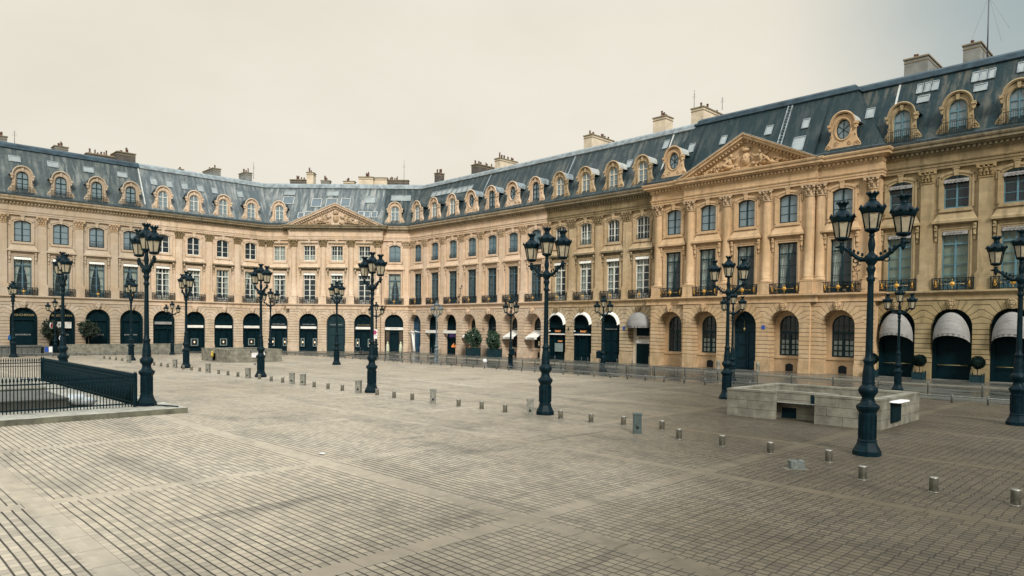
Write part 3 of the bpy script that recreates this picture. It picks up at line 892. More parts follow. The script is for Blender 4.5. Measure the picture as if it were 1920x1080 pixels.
def arched_window(y, hw=1.10, sill=1.78, fr=None):
    """casement under a fanlight set deep in the arch"""
    def f():
        mb = MB(); b = .10
        arch_frame(mb, hw, hw-b, sill, y-.04, .12, zb2=sill+b)
        mb.box(-hw+b, hw-b, y-.04, y+.06, sill, sill+b)
        mb.box(-hw+b, hw-b, y-.06, y+.06, 4.05, 4.30); mb.box(-hw+b, hw-b, y-.03, y+.05, SPR-.03, SPR+.03)
        mb.box(-.10, .10, y-.06, y+.05, sill+b, 4.05); mb.box(-.03, .03, y-.03, y+.05, 4.3, SPR+hw-.05)
        for s in (-1, 1):
            x0, x1 = (-hw+b, -.10) if s < 0 else (.10, hw-b)
            mb.box((x0+x1)/2-.03, (x0+x1)/2+.03, y-.03, y+.04, sill+b, 4.05)
            mb.box(s*.5-.02, s*.5+.02, y-.03, y+.04, 4.3, SPR+.8)
            for k in range(1, 4):
                z = sill+b+(4.05-sill-b)*k/4; mb.box(x0, x1, y-.03, y+.04, z-.03, z+.03)
        fm = mb.mesh('arched_window', fr or TEALD)
        g = MB(); g.poly([(x, y+.02, z) for x, z in archpts(hw-.05, sill+.05)])
        c = MB()
        for s in (-1, 1):
            x0, x1 = (-hw+b, -.10) if s < 0 else (.10, hw-b)
            xm = (x0+x1)/2
            for (xa, xb) in ((x0, xm), (xm, x1)):
                for k in range(3):
                    z = sill+b+(4.05-sill-b)*k/4; c.quad((xa+.07, y+.05, z+.06), (xb-.07, y+.05, z+.06), (xb-.07, y+.05, z+.46), (xa+.07, y+.05, z+.46))
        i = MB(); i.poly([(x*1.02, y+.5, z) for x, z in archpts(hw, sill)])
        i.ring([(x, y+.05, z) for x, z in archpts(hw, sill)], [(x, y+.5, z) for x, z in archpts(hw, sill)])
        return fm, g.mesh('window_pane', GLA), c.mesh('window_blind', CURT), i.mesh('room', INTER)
    return cached(('aw', y, hw, sill, (fr or TEALD).name), f)

def big_door(y, m, fan=True):
    def f():
        mb = MB(); disc_fill(mb, 1.62, 0, y+.12)
        arch_frame(mb, 1.62, 1.40, 0, y, .12)
        mb.box(-1.4, 1.4, y-.05, y+.1, 4.25, 4.42)
        for s in (-1, 1):
            x0, x1 = (-1.32, -.06) if s < 0 else (.06, 1.32)
            for (z0, z1) in ((.25, 1.1), (1.3, 2.6), (2.8, 4.1)):
                mb.box(x0+.12, x1-.12, y+.06, y+.13, z0, z1)
                mb.frustum((x0+x1)/2, y+.05, z0+.1, z1-.1, .38, .03, .38, .03)
        mb.box(-.05, .05, y+.02, y+.14, 0, 4.25)
        if fan:
            for k in range(1, 6):
                a = PI*k/6; mb.tube([(.3*math.cos(a), y+.08, SPR+.3*math.sin(a)), (1.4*math.cos(a), y+.08, SPR+1.4*math.sin(a))], .035, 4)
        mb.blob((.16, y, 1.15), .05, 6, 4)
        return mb.mesh('carriage_door', m)
    return cached(('bd', y, m.name), f)

def awning_dome(W, H, D, zc, lift, val, m, yw):
    def f():
        mb = MB(); na, nb = 20, 9; rows = []
        for j in range(nb+1):
            b = PI/2*j/nb
            rows.append([(W*math.cos(PI-PI*k/na), yw-D*math.sin(PI*k/na)*math.sin(b), zc+H*math.sin(PI*k/na)*math.cos(b)+lift*math.sin(PI*k/na)*math.sin(b)) for k in range(na+1)])
        for a, b in zip(rows, rows[1:]): mb.ring(a, b, 0, True)
        e = rows[-1]
        mb.ring(e, [(x, y-.01, z-val) for x, y, z in e], 0, True)
        for r in rows[2::2]:
            mb.tube([(x, y-.008, z) for x, y, z in r], .012, 3, 1)
        mb.tube([(x, y-.01, z) for x, y, z in e], .022, 4, 1)
        return mb.mesh('awning', [m, INKG])
    return cached(('ad', W, H, D, zc, lift, m.name, yw), f)
def curved_text(txt, size, m, W, D, zc, lift, val, yw):
    """letters laid along the curved valance"""
    base = []
    n = len(txt); mb = MB()
    for i, ch in enumerate(txt):
        if ch == ' ': continue
        me = text_mesh(ch, size, m, depth=.004)
        a = PI*(.17+.66*(i+.5)/n); 
        x, y, z = W*math.cos(PI-a), yw-D*math.sin(a)-.03, zc+lift*math.sin(a)-val*.55
        tx, ty = W*math.sin(PI-a), -D*math.cos(a)
        M = T(x, y, z) @ RZ(math.atan2(ty, tx))
        i0 = len(mb.v)
        mb.v += [tuple(M @ v.co) for v in me.vertices]
        for p in me.polygons: mb.f.append(tuple(i0+q for q in p.vertices)); mb.m.append(0); mb.sm.append(False)
    return mb.mesh('lettering', m)
def awning_slope(y0, z0, y1, z1, w, m):
    def f():
        mb = MB(); n = 8
        mb.quad((-w, y0, z0), (w, y0, z0), (w, y1, z1), (-w, y1, z1))
        mb.quad((-w, y1, z1), (w, y1, z1), (w, y1-.01, z1-.30), (-w, y1-.01, z1-.30))
        mb.box(-w, w, y0-.06, y0+.06, z0-.06, z0+.06)
        for s in (-1, 1): mb.tube([(s*w, y0, z0-.05), (s*w, y1, z1-.02)], .02, 4)
        return mb.mesh('awning', m)
    return cached(('as', y0, z0, y1, z1, w, m.name), f)
def blind_box(y, z, w, h, m):
    def f():
        mb = MB(); mb.box(-w, w, y-.16, y+.05, z, z+h); mb.quad((-w, y-.17, z), (w, y-.17, z), (w, y-.17, z-.05), (-w, y-.17, z-.05))
        return mb.mesh('blind_box', m)
    return cached(('bb', y, z, w, h, m.name), f)
def vent_mesh(y):
    def f():
        mb = MB(); P = [(-.40, .16), (.40, .16), (.40, .82)]+[(.40-.80*k/6, .82+.16*math.sin(PI*k/6)) for k in range(1, 6)]+[(-.40, .82)]
        mb.poly([(x, y-.02, z) for x, z in P]); 
        for k in range(5): mb.box(-.28+.14*k-.012, -.28+.14*k+.012, y-.05, y-.025, .18, .85)
        return mb.mesh('cellar_vent', INTER)
    return cached(('vent', y), f)

# ------------------------------------------------------------------ chimneys, skylights, pediment
def chimney_mesh(w, d, h, m, pots, seed):
    rnd = random.Random(seed); mb = MB()
    mb.box(-w/2, w/2, 0, d, 0, h); mb.box(-w/2-.10, w/2+.10, -.10, d+.10, h, h+.14, 1); mb.box(-w/2-.04, w/2+.04, -.04, d+.04, h-.35, h-.25, 1)
    for k in range(pots):
        x = rnd.uniform(-.2, .2)*w; y = d*(k+.5)/pots; hh = rnd.uniform(.35, .75); r = rnd.uniform(.10, .15)
        mb.lathe([(r*1.1, h+.14), (r, h+.2), (r*.85, h+.14+hh*.85), (r*1.12, h+.14+hh*.87), (r*1.1, h+.14+hh)], x, y, 8, 2)
        if rnd.random() < .35: mb.lathe([(.02, h+.14+hh), (.02, h+.2+hh), (r*1.4, h+.22+hh), (.02, h+.36+hh)], x, y, 8, 2)
    return mb.mesh('chimney', [m, SOOT, POT])
def skylight_mesh(w, h, dark):
    def f():
        mb = MB(); fr = .07
        mb.box(-w/2, w/2, -h/2, h/2, 0, .06)
        mb.box(-w/2-.02, w/2+.02, h/2-fr, h/2+.03, .06, .14); mb.box(-w/2-.02, w/2+.02, -h/2-.03, -h/2+fr, .06, .12)
        mb.box(-w/2-.03, -w/2+fr, -h/2+fr, h/2-fr, .06, .12); mb.box(w/2-fr, w/2+.03, -h/2+fr, h/2-fr, .06, .12)
        mb.box(-w/2+fr, w/2-fr, -h/2+fr, h/2-fr, .07, .085, 1)
        return mb.mesh('skylight', [ZINC if not dark else ZINC_L, SKYD if dark else SKYL])
    return cached(('sky', w, h, dark), f)
RA = math.atan2(6.07, 3.40)
def roof_point(y0, z):                          # a point on the slate slope, in the bay's frame
    return y0+YU-.05+(z-22.55)*3.40/6.07
def sculpture(st, W, H, yb, z0, seed):
    """high relief: oval shield, crown, two reclining winged figures, trophies running into the corners"""
    rnd = random.Random(seed); mb = MB()
    mb.blob((0, yb-.08, z0+H*.40), (.52, .24, .68), 14, 8); mb.blob((0, yb-.24, z0+H*.40), (.36, .18, .50), 12, 7)
    for k in range(3): mb.blob(((-.14, .14, 0)[k], yb-.40, z0+H*.40+(.14, .14, -.18)[k]), (.09, .06, .10), 6, 4)
    mb.blob((0, yb-.15, z0+H*.72), (.50, .28, .22), 10, 6)
    for k in range(5): mb.blob((-.4+.2*k, yb-.2, z0+H*.80), (.08, .14, .14), 6, 4)
    for s in (-1, 1):
        def B(x, z, rx, rz, ry=.26, yy=-.12): mb.blob((s*x, yb+yy, z0+z), (rx, ry, rz), 9, 6, jit=.12)
        # seated torso, head, bent legs, arm to the shield
        B(1.75, 1.05, .34, .48, .32); B(1.62, 1.68, .19, .23, .24, -.22); B(2.05, .55, .62, .28, .34); B(2.75, .40, .50, .20, .28)
        B(3.3, .28, .36, .13, .2)
        mb.tube([(s*1.6, yb-.25, z0+1.35), (s*1.15, yb-.35, z0+1.25), (s*.7, yb-.3, z0+1.55)], [.16, .12, .08], 6)
        mb.tube([(s*1.9, yb-.25, z0+1.25), (s*2.35, yb-.35, z0+.95), (s*2.5, yb-.3, z0+.6)], [.15, .11, .08], 6)
        mb.tube([(s*2.0, yb-.3, z0+.6), (s*2.5, yb-.42, z0+.85), (s*2.9, yb-.3, z0+.25)], [.22, .17, .10], 6)
        for k in range(7):                                     # wing feathers / drapery
            a = .5+.22*k; l = 1.15-.07*k
            mb.tube([(s*1.95, yb-.08, z0+1.25), (s*(1.95+l*math.cos(a)*.9), yb-.10, z0+1.25+l*.75*math.sin(a)-.25*k*.2)], [.11, .04], 5)
        for k in range(9): B(.75+rnd.random()*1.1, .15+rnd.random()*.5, .12+rnd.random()*.12, .10+rnd.random()*.12, .18)
        for k in range(16):                                    # scrolls and trophies thinning towards the corner
            x = 2.9+rnd.random()*(W-4.0); zz = (1-x/W)*H*.75
            B(x, .10+rnd.random()*max(.05, zz-.2), .10+rnd.random()*.16, .08+rnd.random()*.12, .16)
        for k in range(3): scroll(mb, s*(3.5+.75*k), z0+.42-.08*k, .26-.04*k, yb-.10, 1.4, s, th=.06)
    return mb.mesh('relief_sculpture', st)
def pediment_parts(st, hw, apex, y, relief, seed, roofm):
    """y: face of the upper wall; base on the corona at 21.46"""
    z0 = 21.47; hi = apex-z0; mb = MB()
    sl = hi/hw; 
    def tri(o): return lambda x: z0+hi-o-sl*abs(x)       # line parallel to the rake, o below it (vertical)
    bands = [(0, .16, 1.20), (.16, .46, 1.04), (.46, .60, .78), (.60, .86, .50)]
    for (o0, o1, out) in bands:
        x0 = (hi-o0)/sl; x1 = (hi-o1)/sl
        for s in (-1, 1):
            mb.prism([(s*x0, z0), (0, z0+hi-o0), (0, z0+hi-o1), (s*x1, z0)], out+.25, o=y-out)
    x = .35
    while x < hw-1.6:
        for s in (-1, 1):
            zc = tri(.60)(x); mb.box(s*x-.10, s*x+.10, y-.74, y-.50, zc-.20, zc-.02)
        x += .36
    body = mb.mesh('pediment', st)
    t = MB(); wi = (hi-.86)/sl
    t.poly([(-wi, y-.30, z0), (wi, y-.30, z0), (0, y-.30, z0+hi-.86)])
    rel = sculpture(relief, wi, hi-.86, y-.30, z0, seed)
    c = MB(); 
    for s in (-1, 1):
        c.quad((s*(hw+.06), y-1.24, z0-.02), (0, y-1.24, z0+hi+.05), (0, y+2.6, z0+hi+.05), (s*(hw+.06), y+2.6, z0-.02))
        c.quad((s*(hw+.06), y-1.24, z0-.02), (0, y-1.24, z0+hi+.05), (0, y-1.24, z0+hi+.0), (s*(hw+.06), y-1.24, z0-.07))
    return body, t.mesh('tympanum', st), rel, c.mesh('pediment_roof', roofm)
# ------------------------------------------------------------------ houses
class House:
    def __init__(s, name, label, F, t, st, ru, cap, roofm, dcap=None):
        s.M = F @ T(t, 0, 0); s.inv = s.M.inverted(); s.st, s.ru, s.cap, s.roofm = st, ru, cap, roofm
        s.root = empty(name, s.M, label, 'building')
        s.roof = None; s.dark = None
    def L(s, F, x=0, y=0, z=0): return s.inv @ F @ T(x, y, z)
    def part(s, name, me, F, x=0, y=0, z=0, parent=None, label=None):
        if parent is None: return inst(name, me, s.root, s.L(F, x, y, z), label)
        return inst(name, me, parent, None, label)
    def sub(s, name, me, parent, M=None): return inst(name, me, parent, M)
    def walls(s, F, bays): s.part('wall', wall_mesh('wall', bays, [s.st, s.ru]), F)
    def trims(s, path, pre=None, post=None, cap=(False, False), corn=None, fr=None):
        sweep(path, BAND, [s.st], 'string_course', s.root, pre, post, cap, inv=s.inv)
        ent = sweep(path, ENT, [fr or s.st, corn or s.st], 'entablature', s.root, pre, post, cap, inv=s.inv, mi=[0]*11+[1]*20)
        # dentils
        mb = MB()
        for a, b in zip(path, path[1:]):
            A, B = Vector(a), Vector(b); d = (B-A); l = d.length; d.normalize(); nn = Vector((d.y, -d.x))
            if l < 1.2: continue
            k = int(l/.40)
            for i in range(k):
                p = A+d*(l*(i+.5)/k)
                c = [p+d*sx*.11+nn*o for sx in (-1, 1) for o in (.43, .66)]
                i0 = mb.add([(q.x, q.y, z) for z in (20.52, 20.735) for q in c])
                for f in ((0,1,5,4),(1,3,7,5),(3,2,6,7),(2,0,4,6),(0,2,3,1)): mb.face([i0+q for q in f])
        mb.v = [tuple(s.inv @ Vector(v)) for v in mb.v]
        me = mb.mesh('dentils', corn or s.st); bm = bmesh.new(); bm.from_mesh(ent.data); k0 = len(bm.faces); bm.from_mesh(me)
        bm.faces.ensure_lookup_table()
        for f in bm.faces[k0:]: f.material_index = 1
        bm.to_mesh(ent.data); bm.free(); bpy.data.meshes.remove(me)
    def roofs(s, path, pre=None, post=None, cap=(False, False), prof=None, ridge=True, rpath=None):
        o = sweep(path, prof or ROOFP, [s.roofm, LEAD], 'roof', s.root, pre, post, cap, inv=s.inv, mi=[1, 1, 1, 0, 0] if prof is None else None)
        if s.roof is None: s.roof = o
        if ridge: sweep(rpath or path, RIDGE, [s.ridge], 'roof_ridge', s.roof, pre, post if rpath is None else (1, 0), cap if rpath is None else (False, False), inv=s.inv, smooth=False)
        return o
    def pil(s, F, t, y0=0.0, flat=True, r=.5, capm=None, label=None):
        p = s.part('pilaster' if flat else 'column', pilaster_mesh(s.st, flat, r), F, t, y0)
        s.sub('capital', capital_mesh(capm or s.cap, flat, r), p)
    def bay(s, F, t, y0, w1=None, w2=None, bal=1, key=True, cur=None, val=None, hc=None, railing2=False, surround=True, flathead=False):
        if surround: s.part('window_surround', surround_mesh(s.st, s.dark, flathead), F, t, y0)
        if key: s.part('keystone_mask', keystone_mesh(s.keym), F, t, y0)
        if w1:
            fm, gm, im = win1_parts(*w1); w = s.part('french_window', fm, F, t, y0)
            s.sub('window_pane', gm, w); s.sub('room', im, w)
            if cur: s.sub('curtain', curtain_mesh(*cur), w)
            if val:
                v = s.sub('blind_valance', valance_mesh(13.02, 1.0, CANVAS), w)
        if w2:
            fm, gm, im, rm = win2_parts(*w2); w = s.part('window', fm, F, t, y0)
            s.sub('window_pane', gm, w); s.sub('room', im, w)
            if railing2: s.sub('window_guard', rm, w)
            if hc: s.sub('curtain', half_curtain(*hc), w)
        if bal is not None:
            im, gm, sc = balcony_parts(bal); b = s.part('balcony_railing', im, F, t, y0)
            if gm: s.sub('gilt_medallion', gm, b)
            for q in sc: s.sub('gilt_scroll', q, b)
    def dormer(s, F, t, y0, kind, st, fr, roofm, z=21.92, rail=False):
        fa, ho, ch, wi, pa, rl = dormer_parts(st, kind, fr, roofm)
        d = s.part('dormer', fa, F, t, y0, z)
        for n, me in (('dormer_roof', ho), ('dormer_cheek', ch), ('dormer_window', wi), ('dormer_pane', pa)): s.sub(n, me, d)
        if rail: s.sub('dormer_railing', rl, d)
    def chimney(s, F, t, w, y0, y1, zt, m, pots, zb=28.0):
        me = chimney_mesh(w, y1-y0, zt-zb, m, pots, int(abs(t)*10)+pots)
        inst('chimney', me, s.roof, s.L(F, t, y0, zb))
    def skylight(s, F, t, z, w, h, y0=0.0, dark=False):
        M = s.L(F, t, roof_point(y0, z), z) @ Matrix.Rotation(RA, 4, 'X')
        inst('skylight', skylight_mesh(w, h, dark), s.roof, M)

def corner(F1, y1, F2, y2):
    a, b = F1 @ Vector((0, y1, 0)), F2 @ Vector((0, y2, 0))
    d1, d2 = (F1.to_3x3() @ Vector((1,0,0))), (F2.to_3x3() @ Vector((1,0,0)))
    det = d1.x*(-d2.y)+d2.x*d1.y
    k = ((b.x-a.x)*(-d2.y)+d2.x*(b.y-a.y))/det
    return (a.x+d1.x*k, a.y+d1.y*k)
def loc_t(F, p): return (F.inverted() @ Vector((p[0], p[1], 0))).x
dirC_in = tuple((FC.to_3x3() @ Vector((0,1,0)))[:2]); dirC = tuple((FC.to_3x3() @ Vector((1,0,0)))[:2])
kLC = corner(FL, YU, FC, SP+YU); kCR = corner(FC, SP+YU, FR, YU)
tL_c, tC0, tC1, tR0 = loc_t(FL, kLC), loc_t(FC, kLC), loc_t(FC, kCR), loc_t(FR, kCR)
E0, E1, EC0, EC1, YC = -47.5, -22.6, -42.9, -28.5, -1.33
CB0, CB1 = -38.5, -23.1
SHOP = YG+.30        # shallow shopfront plane
DEEP = .80           # deep recess plane

FRZ = stone('sooty_frieze', (.25,.195,.115), .85, block=.3)
SOOTL_SHADE = stone('cornice_light_grime_shade', (.33,.27,.19), .8, block=.1)  # lighter cornice tone: grime with the under-cornice shade painted in
# ---- A: left house, teal windows, black shopfronts
A = House('town_house', 'pale stone house at the left edge with four black arched shopfronts and dark teal windows', FL, 24, ST_A, RU_A, CAPL, SL_A)
A.ridge = ZINC_D; A.keym = ST_A
ab = [8.2, 12.7, 17.2, 21.73, 26.2, 30.7, 35.2]
A.walls(FL, [(BL[n], ab[n+1], ab[n+2], 0, SHOP+.32, None) for n in range(-1, 5)])
pA = [pt(FL, 8.2, YU), pt(FL, 35.2, YU)]
A.trims(pA, cap=(True, False), corn=SOOTL_SHADE); A.roofs(pA, cap=(True, False))
for t in ab[:-1]: A.pil(FL, t)
A.pil(FL, 35.15)
for n in range(-1, 5):
    A.bay(FL, BL[n], 0, (TEAL, 'plain'), (TEALD, 'sky'), 1, cur=('tied', CURT), val=True, railing2=n > 2)
    A.dormer(FL, BL[n], 0, 'arch', ST_A, TEALD, SL_A, rail=True)
    sh = A.part('shopfront', shop_black(SHOP), FL, BL[n], 0)
    if n in (1, 2): A.sub('lettering', text_mesh('BOUCHERON', .40, GLOWY, 1.0), sh, T(0, SHOP-.02, 5.42))
    A.sub('lettering', text_mesh('BOUCHERON', .27, INKG, 1.05), sh, T(0, SHOP+.26, 2.72))
    if n == 2:
        q = MB(); q.box(-1.15, 1.15, SHOP-.1, SHOP+.05, 3.65, 4.55); A.sub('blind', q.mesh('blind', CANVAS), sh)
for n in (1, 2, 3, 4): A.skylight(FL, BL[n]-.45, 27.0, 1.35, .95)
A.skylight(FL, BL[0]-.45, 27.0, 1.35, .95)
A.chimney(FL, 18.0, 1.1, 4.5, 6.5, 30.3, PLASG, 2); A.chimney(FL, 25.2, 1.7, 5, 7, 30.3, PLASG, 4)
A.chimney(FL, 31.3, 5.2, 6, 7, 30.2, BRICKD, 2); A.chimney(FL, 33.9, 2.6, 5, 8.5, 31.0, BRICKD, 7)
for k in range(6):
    q = chimney_mesh(.3, .3, .1, BRICKD, 1, 50+k); inst('chimney', q, A.roof, A.L(FL, 29.2+.75*k, 6.3, 30.25))

# ---- B: corner house with the far pediment, white windows
B = House('corner_house', 'weathered corner house with white windows and the smaller far pediment', FC, -31, ST_B, RU_B, CAPM, SL_B)
B.dark = SOOT; B.ridge = ZINC; B.keym = ST_B
bb = [35.2, 39.85, 44.5, 49.15, tL_c+.05]
B.walls(FL, [(BL[n], bb[n-5], bb[n-4], 0, SHOP+.34, None) for n in range(5, 9)])
cb = [tC0-.05, CB0, -33.0, -28.25, CB1]
B.walls(FC, [(BC[9], cb[0], cb[1], SP, SHOP+.34, None)]+[(BC[n], cb[n-9], cb[n-8], 0, SHOP+.34, None) for n in (10, 11, 12)])
for x in (CB0, CB1):
    mb = MB()
    for (ya, yb_, z0, z1) in ((YG, YG+SP, 0, 7.3), (YU, YU+SP, 7.3, 19.06)): mb.quad((x, ya, z0), (x, yb_, z0), (x, yb_, z1), (x, ya, z1))
    B.part('wall_return', mb.mesh('wall_return', B.st), FC)
pB = [pt(FL, 35.2, YU), kLC, pt(FC, CB0, SP+YU), pt(FC, CB0, YU), pt(FC, CB1, YU), pt(FC, CB1, SP+YU)]
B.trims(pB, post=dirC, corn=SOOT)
ROOFC = [(.58, 21.60), (-3.35, 28.62)]
B.roofs([pB[0], pB[1], pB[5]])
for t in bb[1:4]: B.pil(FL, t)
B.pil(FL, tL_c-.85); B.pil(FC, tC0+.75, SP)
for t in (-37.92, -32.92, -28.19, -23.65): B.pil(FC, t, 0, False, .5)
for n in range(5, 9):
    B.bay(FL, BL[n], 0, (WHITE, 'bars'), (WHITE, 'plain'), 0, cur=('sides' if n % 2 else 'tied', CURT), val=n in (5, 6))
    B.dormer(FL, BL[n], 0, 'arch', ST_B, WHITE, LEAD)
    sh = B.part('shopfront', shop_van(SHOP, n), FL, BL[n], 0)
    if n > 5:
        a, g = display_mesh('one', SHOP); B.sub('display_window', a, sh); B.sub('lit_display', g, sh)
        B.part('blind_box', blind_box(SHOP, 3.92, 1.34, .36, CANVAS), FL, BL[n], 0)
    else:
        q = MB(); q.box(-1.3, 1.3, SHOP-.02, SHOP+.0, 4.35, 4.75); B.sub('blind', q.mesh('blind', CANVASG), sh)
for n in range(9, 13):
    y0 = SP if n == 9 else 0
    B.bay(FC, BC[n], y0, (WHITE, 'bars'), (WHITE, 'bars'), 0, flathead=True, cur=('sides', CURT) if n in (9, 11) else None, val=True, hc=(CURT, 15.55, 16.5) if n > 9 else (CURT, 15.5, 18.0))
    sh = B.part('shopfront', shop_van(SHOP, n) if n != 11 else big_door(SHOP+.1, TEALD), FC, BC[n], y0)
    B.sub('lettering', text_mesh('VAN CLEEF & ARPELS', .25, INKG if n != 12 else GLOWY, .92), sh, T(0, SHOP-.01, 4.6))
    if n != 11:
        a, g = display_mesh('two', SHOP); B.sub('display_window', a, sh); B.sub('lit_display', g, sh)
        B.part('blind_box', blind_box(SHOP, 3.92, 1.34, .36, CANVAS), FC, BC[n], y0)
B.dormer(FC, BC[9], SP, 'arch', ST_B, WHITE, LEAD)
bo, ty, re_, ro = pediment_parts(ST_B, 8.25, 25.15, YU, CAPL, 3, ZINC_L)
pd = B.part('pediment', bo, FC, -30.75, 0); B.sub('tympanum', ty, pd); B.sub('relief_sculpture', re_, pd); B.sub('pediment_roof', ro, pd)
for t in (36.9, 39.2, 41.55, 44.0, 46.3, 50.6): B.skylight(FL, t, 26.6, .95, 1.25)
for (t, z, w, h, dk) in ((-39.9, 27.6, 1.9, .95, 0), (-39.85, 26.15, 1.9, 1.5, 1), (-32.3, 27.6, 2.0, 1.1, 0), (-34.9, 25.75, 1.75, 1.75, 1), (-32.3, 25.75, 1.9, 1.75, 1), (-29.85, 25.85, 1.6, 1.75, 1),
                         (-25.6, 26.4, 1.7, 1.35, 0), (-35.9, 23.5, 1.5, 1.1, 1), (-37.2, 23.3, 1.0, 1.1, 1), (-26.9, 23.6, 1.0, 1.2, 1), (-25.8, 23.6, 1.0, 1.2, 1), (-24.6, 23.6, 1.0, 1.2, 1)):
    B.skylight(FC, t, z, w, h, SP, bool(dk))
for (F, t, w, y0, y1, zt, m, p) in ((FL, 47.9, 1.3, 5, 9.5, 30.9, PLASG, 2), (FL, 53.4, 1.3, 5, 7.5, 31.1, PLASG, 3), (FL, 42.1, .7, 5, 6, 29.8, PLASG, 1), (FC, -39.2, 3.6, 7, 8.2, 30.6, BRICKD, 5), (FC, -37.1, 1.2, 6, 7.6, 31.7, PLAST, 2),
                                    (FC, -34.9, 1.6, 8, 9, 30.7, PLASG, 3), (FC, -30.6, 2.0, 8, 9, 30.6, PLAST, 3), (FC, -27.3, 2.6, 7, 8.5, 31.2, PLAST, 4), (FC, -24.9, 2.4, 8, 9, 31.3, PLAST, 0), (FC, -22.4, 5.0, 8.5, 9.5, 31.0, BRICKD, 8)):
    B.chimney(F, t, w, y0, y1, zt, m, p)

# ---- C: house right of the far corner: clean stone, white sloping awnings
C = House('terrace_house', 'clean stone house right of the far corner with white sloping awnings and blue doors', FR, -82, ST_C, RU_C, CAPL, SL_D)
C.ridge = ZINC; C.keym = ST_C
C.walls(FC, [(BC[13], CB1, tC1+.05, SP, SHOP+.34, None)])
cc = [tR0-.05, -93.15, -88.5, -83.9, -79.3, -74.75, -70.2, -65.6]
deepC = {14: (.4, None), 15: (.4, None), 16: (.4, None), 17: (DEEP, (1.5, 1.08)), 18: (DEEP, None), 19: (DEEP, (1.5, 1.08)), 20: (DEEP, (1.5, 1.08))}
C.walls(FR, [(BR[n], cc[n-14], cc[n-13], 0)+deepC[n] for n in range(14, 21)])
pC = [pt(FC, CB1, SP+YU), kCR, pt(FR, -65.6, YU)]
C.trims(pC, pre=dirC_in, corn=SOOTL_SHADE); C.roofs(pC)
C.pil(FC, tC1-.8, SP); C.pil(FR, tR0+.8)
for t in cc[1:]: C.pil(FR, t)
for n in range(13, 21):
    F, t, y0 = (FC, BC[13], SP) if n == 13 else (FR, BR[n], 0)
    C.bay(F, t, y0, (TEAL, 'plain'), (TEAL, 'sky'), 1, cur=('sides', CURTD) if n > 13 else ('tied', CURT), railing2=True, hc=None if n > 13 else (CURTD, 15.55, 18.0))
    C.dormer(F, t, y0, 'oculus' if n in (17, 19) else 'arch', ST_C if n > 14 else ST_B, WHITE if n < 17 else TEALD, ZINC if n > 16 else LEAD)
# bay 13: boutique with glazed door
q = MB(); disc_fill(q, 1.62, 0, SHOP+.32); arch_frame(q, 1.62, 1.5, 0, SHOP, .3); q.box(-1.5, 1.5, SHOP, SHOP+.3, 3.75, 4.1)
for x in (-.72, .72): q.box(x-.09, x+.09, SHOP+.02, SHOP+.3, 0, 3.7)
q.box(-.63, .63, SHOP+.02, SHOP+.3, 3.25, 3.5)
sh = C.part('shopfront', q.mesh('shopfront', BLACK), FC, BC[13], SP)
q = MB()
for s in (-1, 1): q.quad((s*.81, SHOP+.25, 1.9), (s*1.5, SHOP+.25, 1.9), (s*1.5, SHOP+.25, 3.7), (s*.81, SHOP+.25, 3.7)); q.quad((s*.81, SHOP+.25, .1), (s*1.5, SHOP+.25, .1), (s*1.5, SHOP+.25, 1.8), (s*.81, SHOP+.25, 1.8))
C.sub('display_window', q.mesh('display_window', simple('display_brown', (.05,.035,.018), .5, 0, .5, 1.2)), sh)
for s in (-1, 1):
    q = MB(); q.lathe([(.28, .1), (.30, .2), (.27, 1.1), (.24, 1.32), (.12, 1.42), (.11, 1.5), (.15, 1.56), (.14, 1.72), (.03, 1.85)], s*1.12, SHOP+.05, 12)
    C.sub('display_figure', q.mesh('display_figure', DISPG), sh)
q = C.part('blind_box', blind_box(SHOP, 3.86, 1.55, .40, CANVAS), FC, BC[13], SP)
C.sub('lettering', text_mesh('MAUBOUSSIN', .2, INKG, 1.1), q, T(0, SHOP-.19, 4.06))
# bay 14: blue door tied with a white ribbon
d = C.part('carriage_door', big_door(.25, BLUEM), FR, BR[14], 0)
q = MB(); y = YG-.12
for (x0, x1) in ((-.30, .06), (.06, .45)): q.quad((x0*.5, y-.05, 3.35), (x1*.6, y-.05, 3.35), (x1, y-.12, .25), (x0, y-.12, .25))
q.tube([(-.35, y-.12, 3.3), (-.1, y-.10, 1.8), (.28, y-.12, .2)], [.16, .20, .26], 6)
for s in (-1, 1): q.tube([(0, y-.1, 3.4), (s*.5, y-.15, 3.62), (s*1.0, y-.1, 3.55), (s*1.6, y, 3.5)], [.10, .16, .08, .05], 6)
q.blob((0, y-.15, 3.42), (.2, .15, .2), 8, 6)
C.part('ribbon_bow', q.mesh('ribbon_bow', CANVAS), FR, BR[14], 0)
# bays 15, 16: recessed shop windows under blind boxes
for n in (15, 16):
    q = MB(); disc_fill(q, 1.62, 0, .38); arch_frame(q, 1.62, 1.46, 0, .1, .28); q.box(-1.46, 1.46, .0, .36, 3.95, 4.6)
    for k in range(1, 6):
        a = PI*k/6; q.tube([(.3*math.cos(a), .3, SPR+.3*math.sin(a)), (1.46*math.cos(a), .3, SPR+1.46*math.sin(a))], .03, 4)
    q.box(-1.46, 1.46, .05, .36, 0, .3)
    sh = C.part('shopfront', q.mesh('shopfront', BLACK), FR, BR[n], 0)
    C.part('blind_box', blind_box(YG+.1, 3.45, 1.55, .42, CANVAS), FR, BR[n], 0)
    q = MB()
    if n == 16:
        for k in range(7): q.box(-.8+.24*k, -.8+.24*k+.16, .30, .36, 1.15, 1.15+.25+.2*((k*7) % 3))
        C.sub('lit_display', q.mesh('lit_display', emit('display_light_amber', (.75, .26, .07), .30)), sh)
        q = MB(); q.box(-1.4, 1.4, .33, .37, 2.75, 3.3); C.sub('purple_panel', q.mesh('purple_panel', PURP), sh)
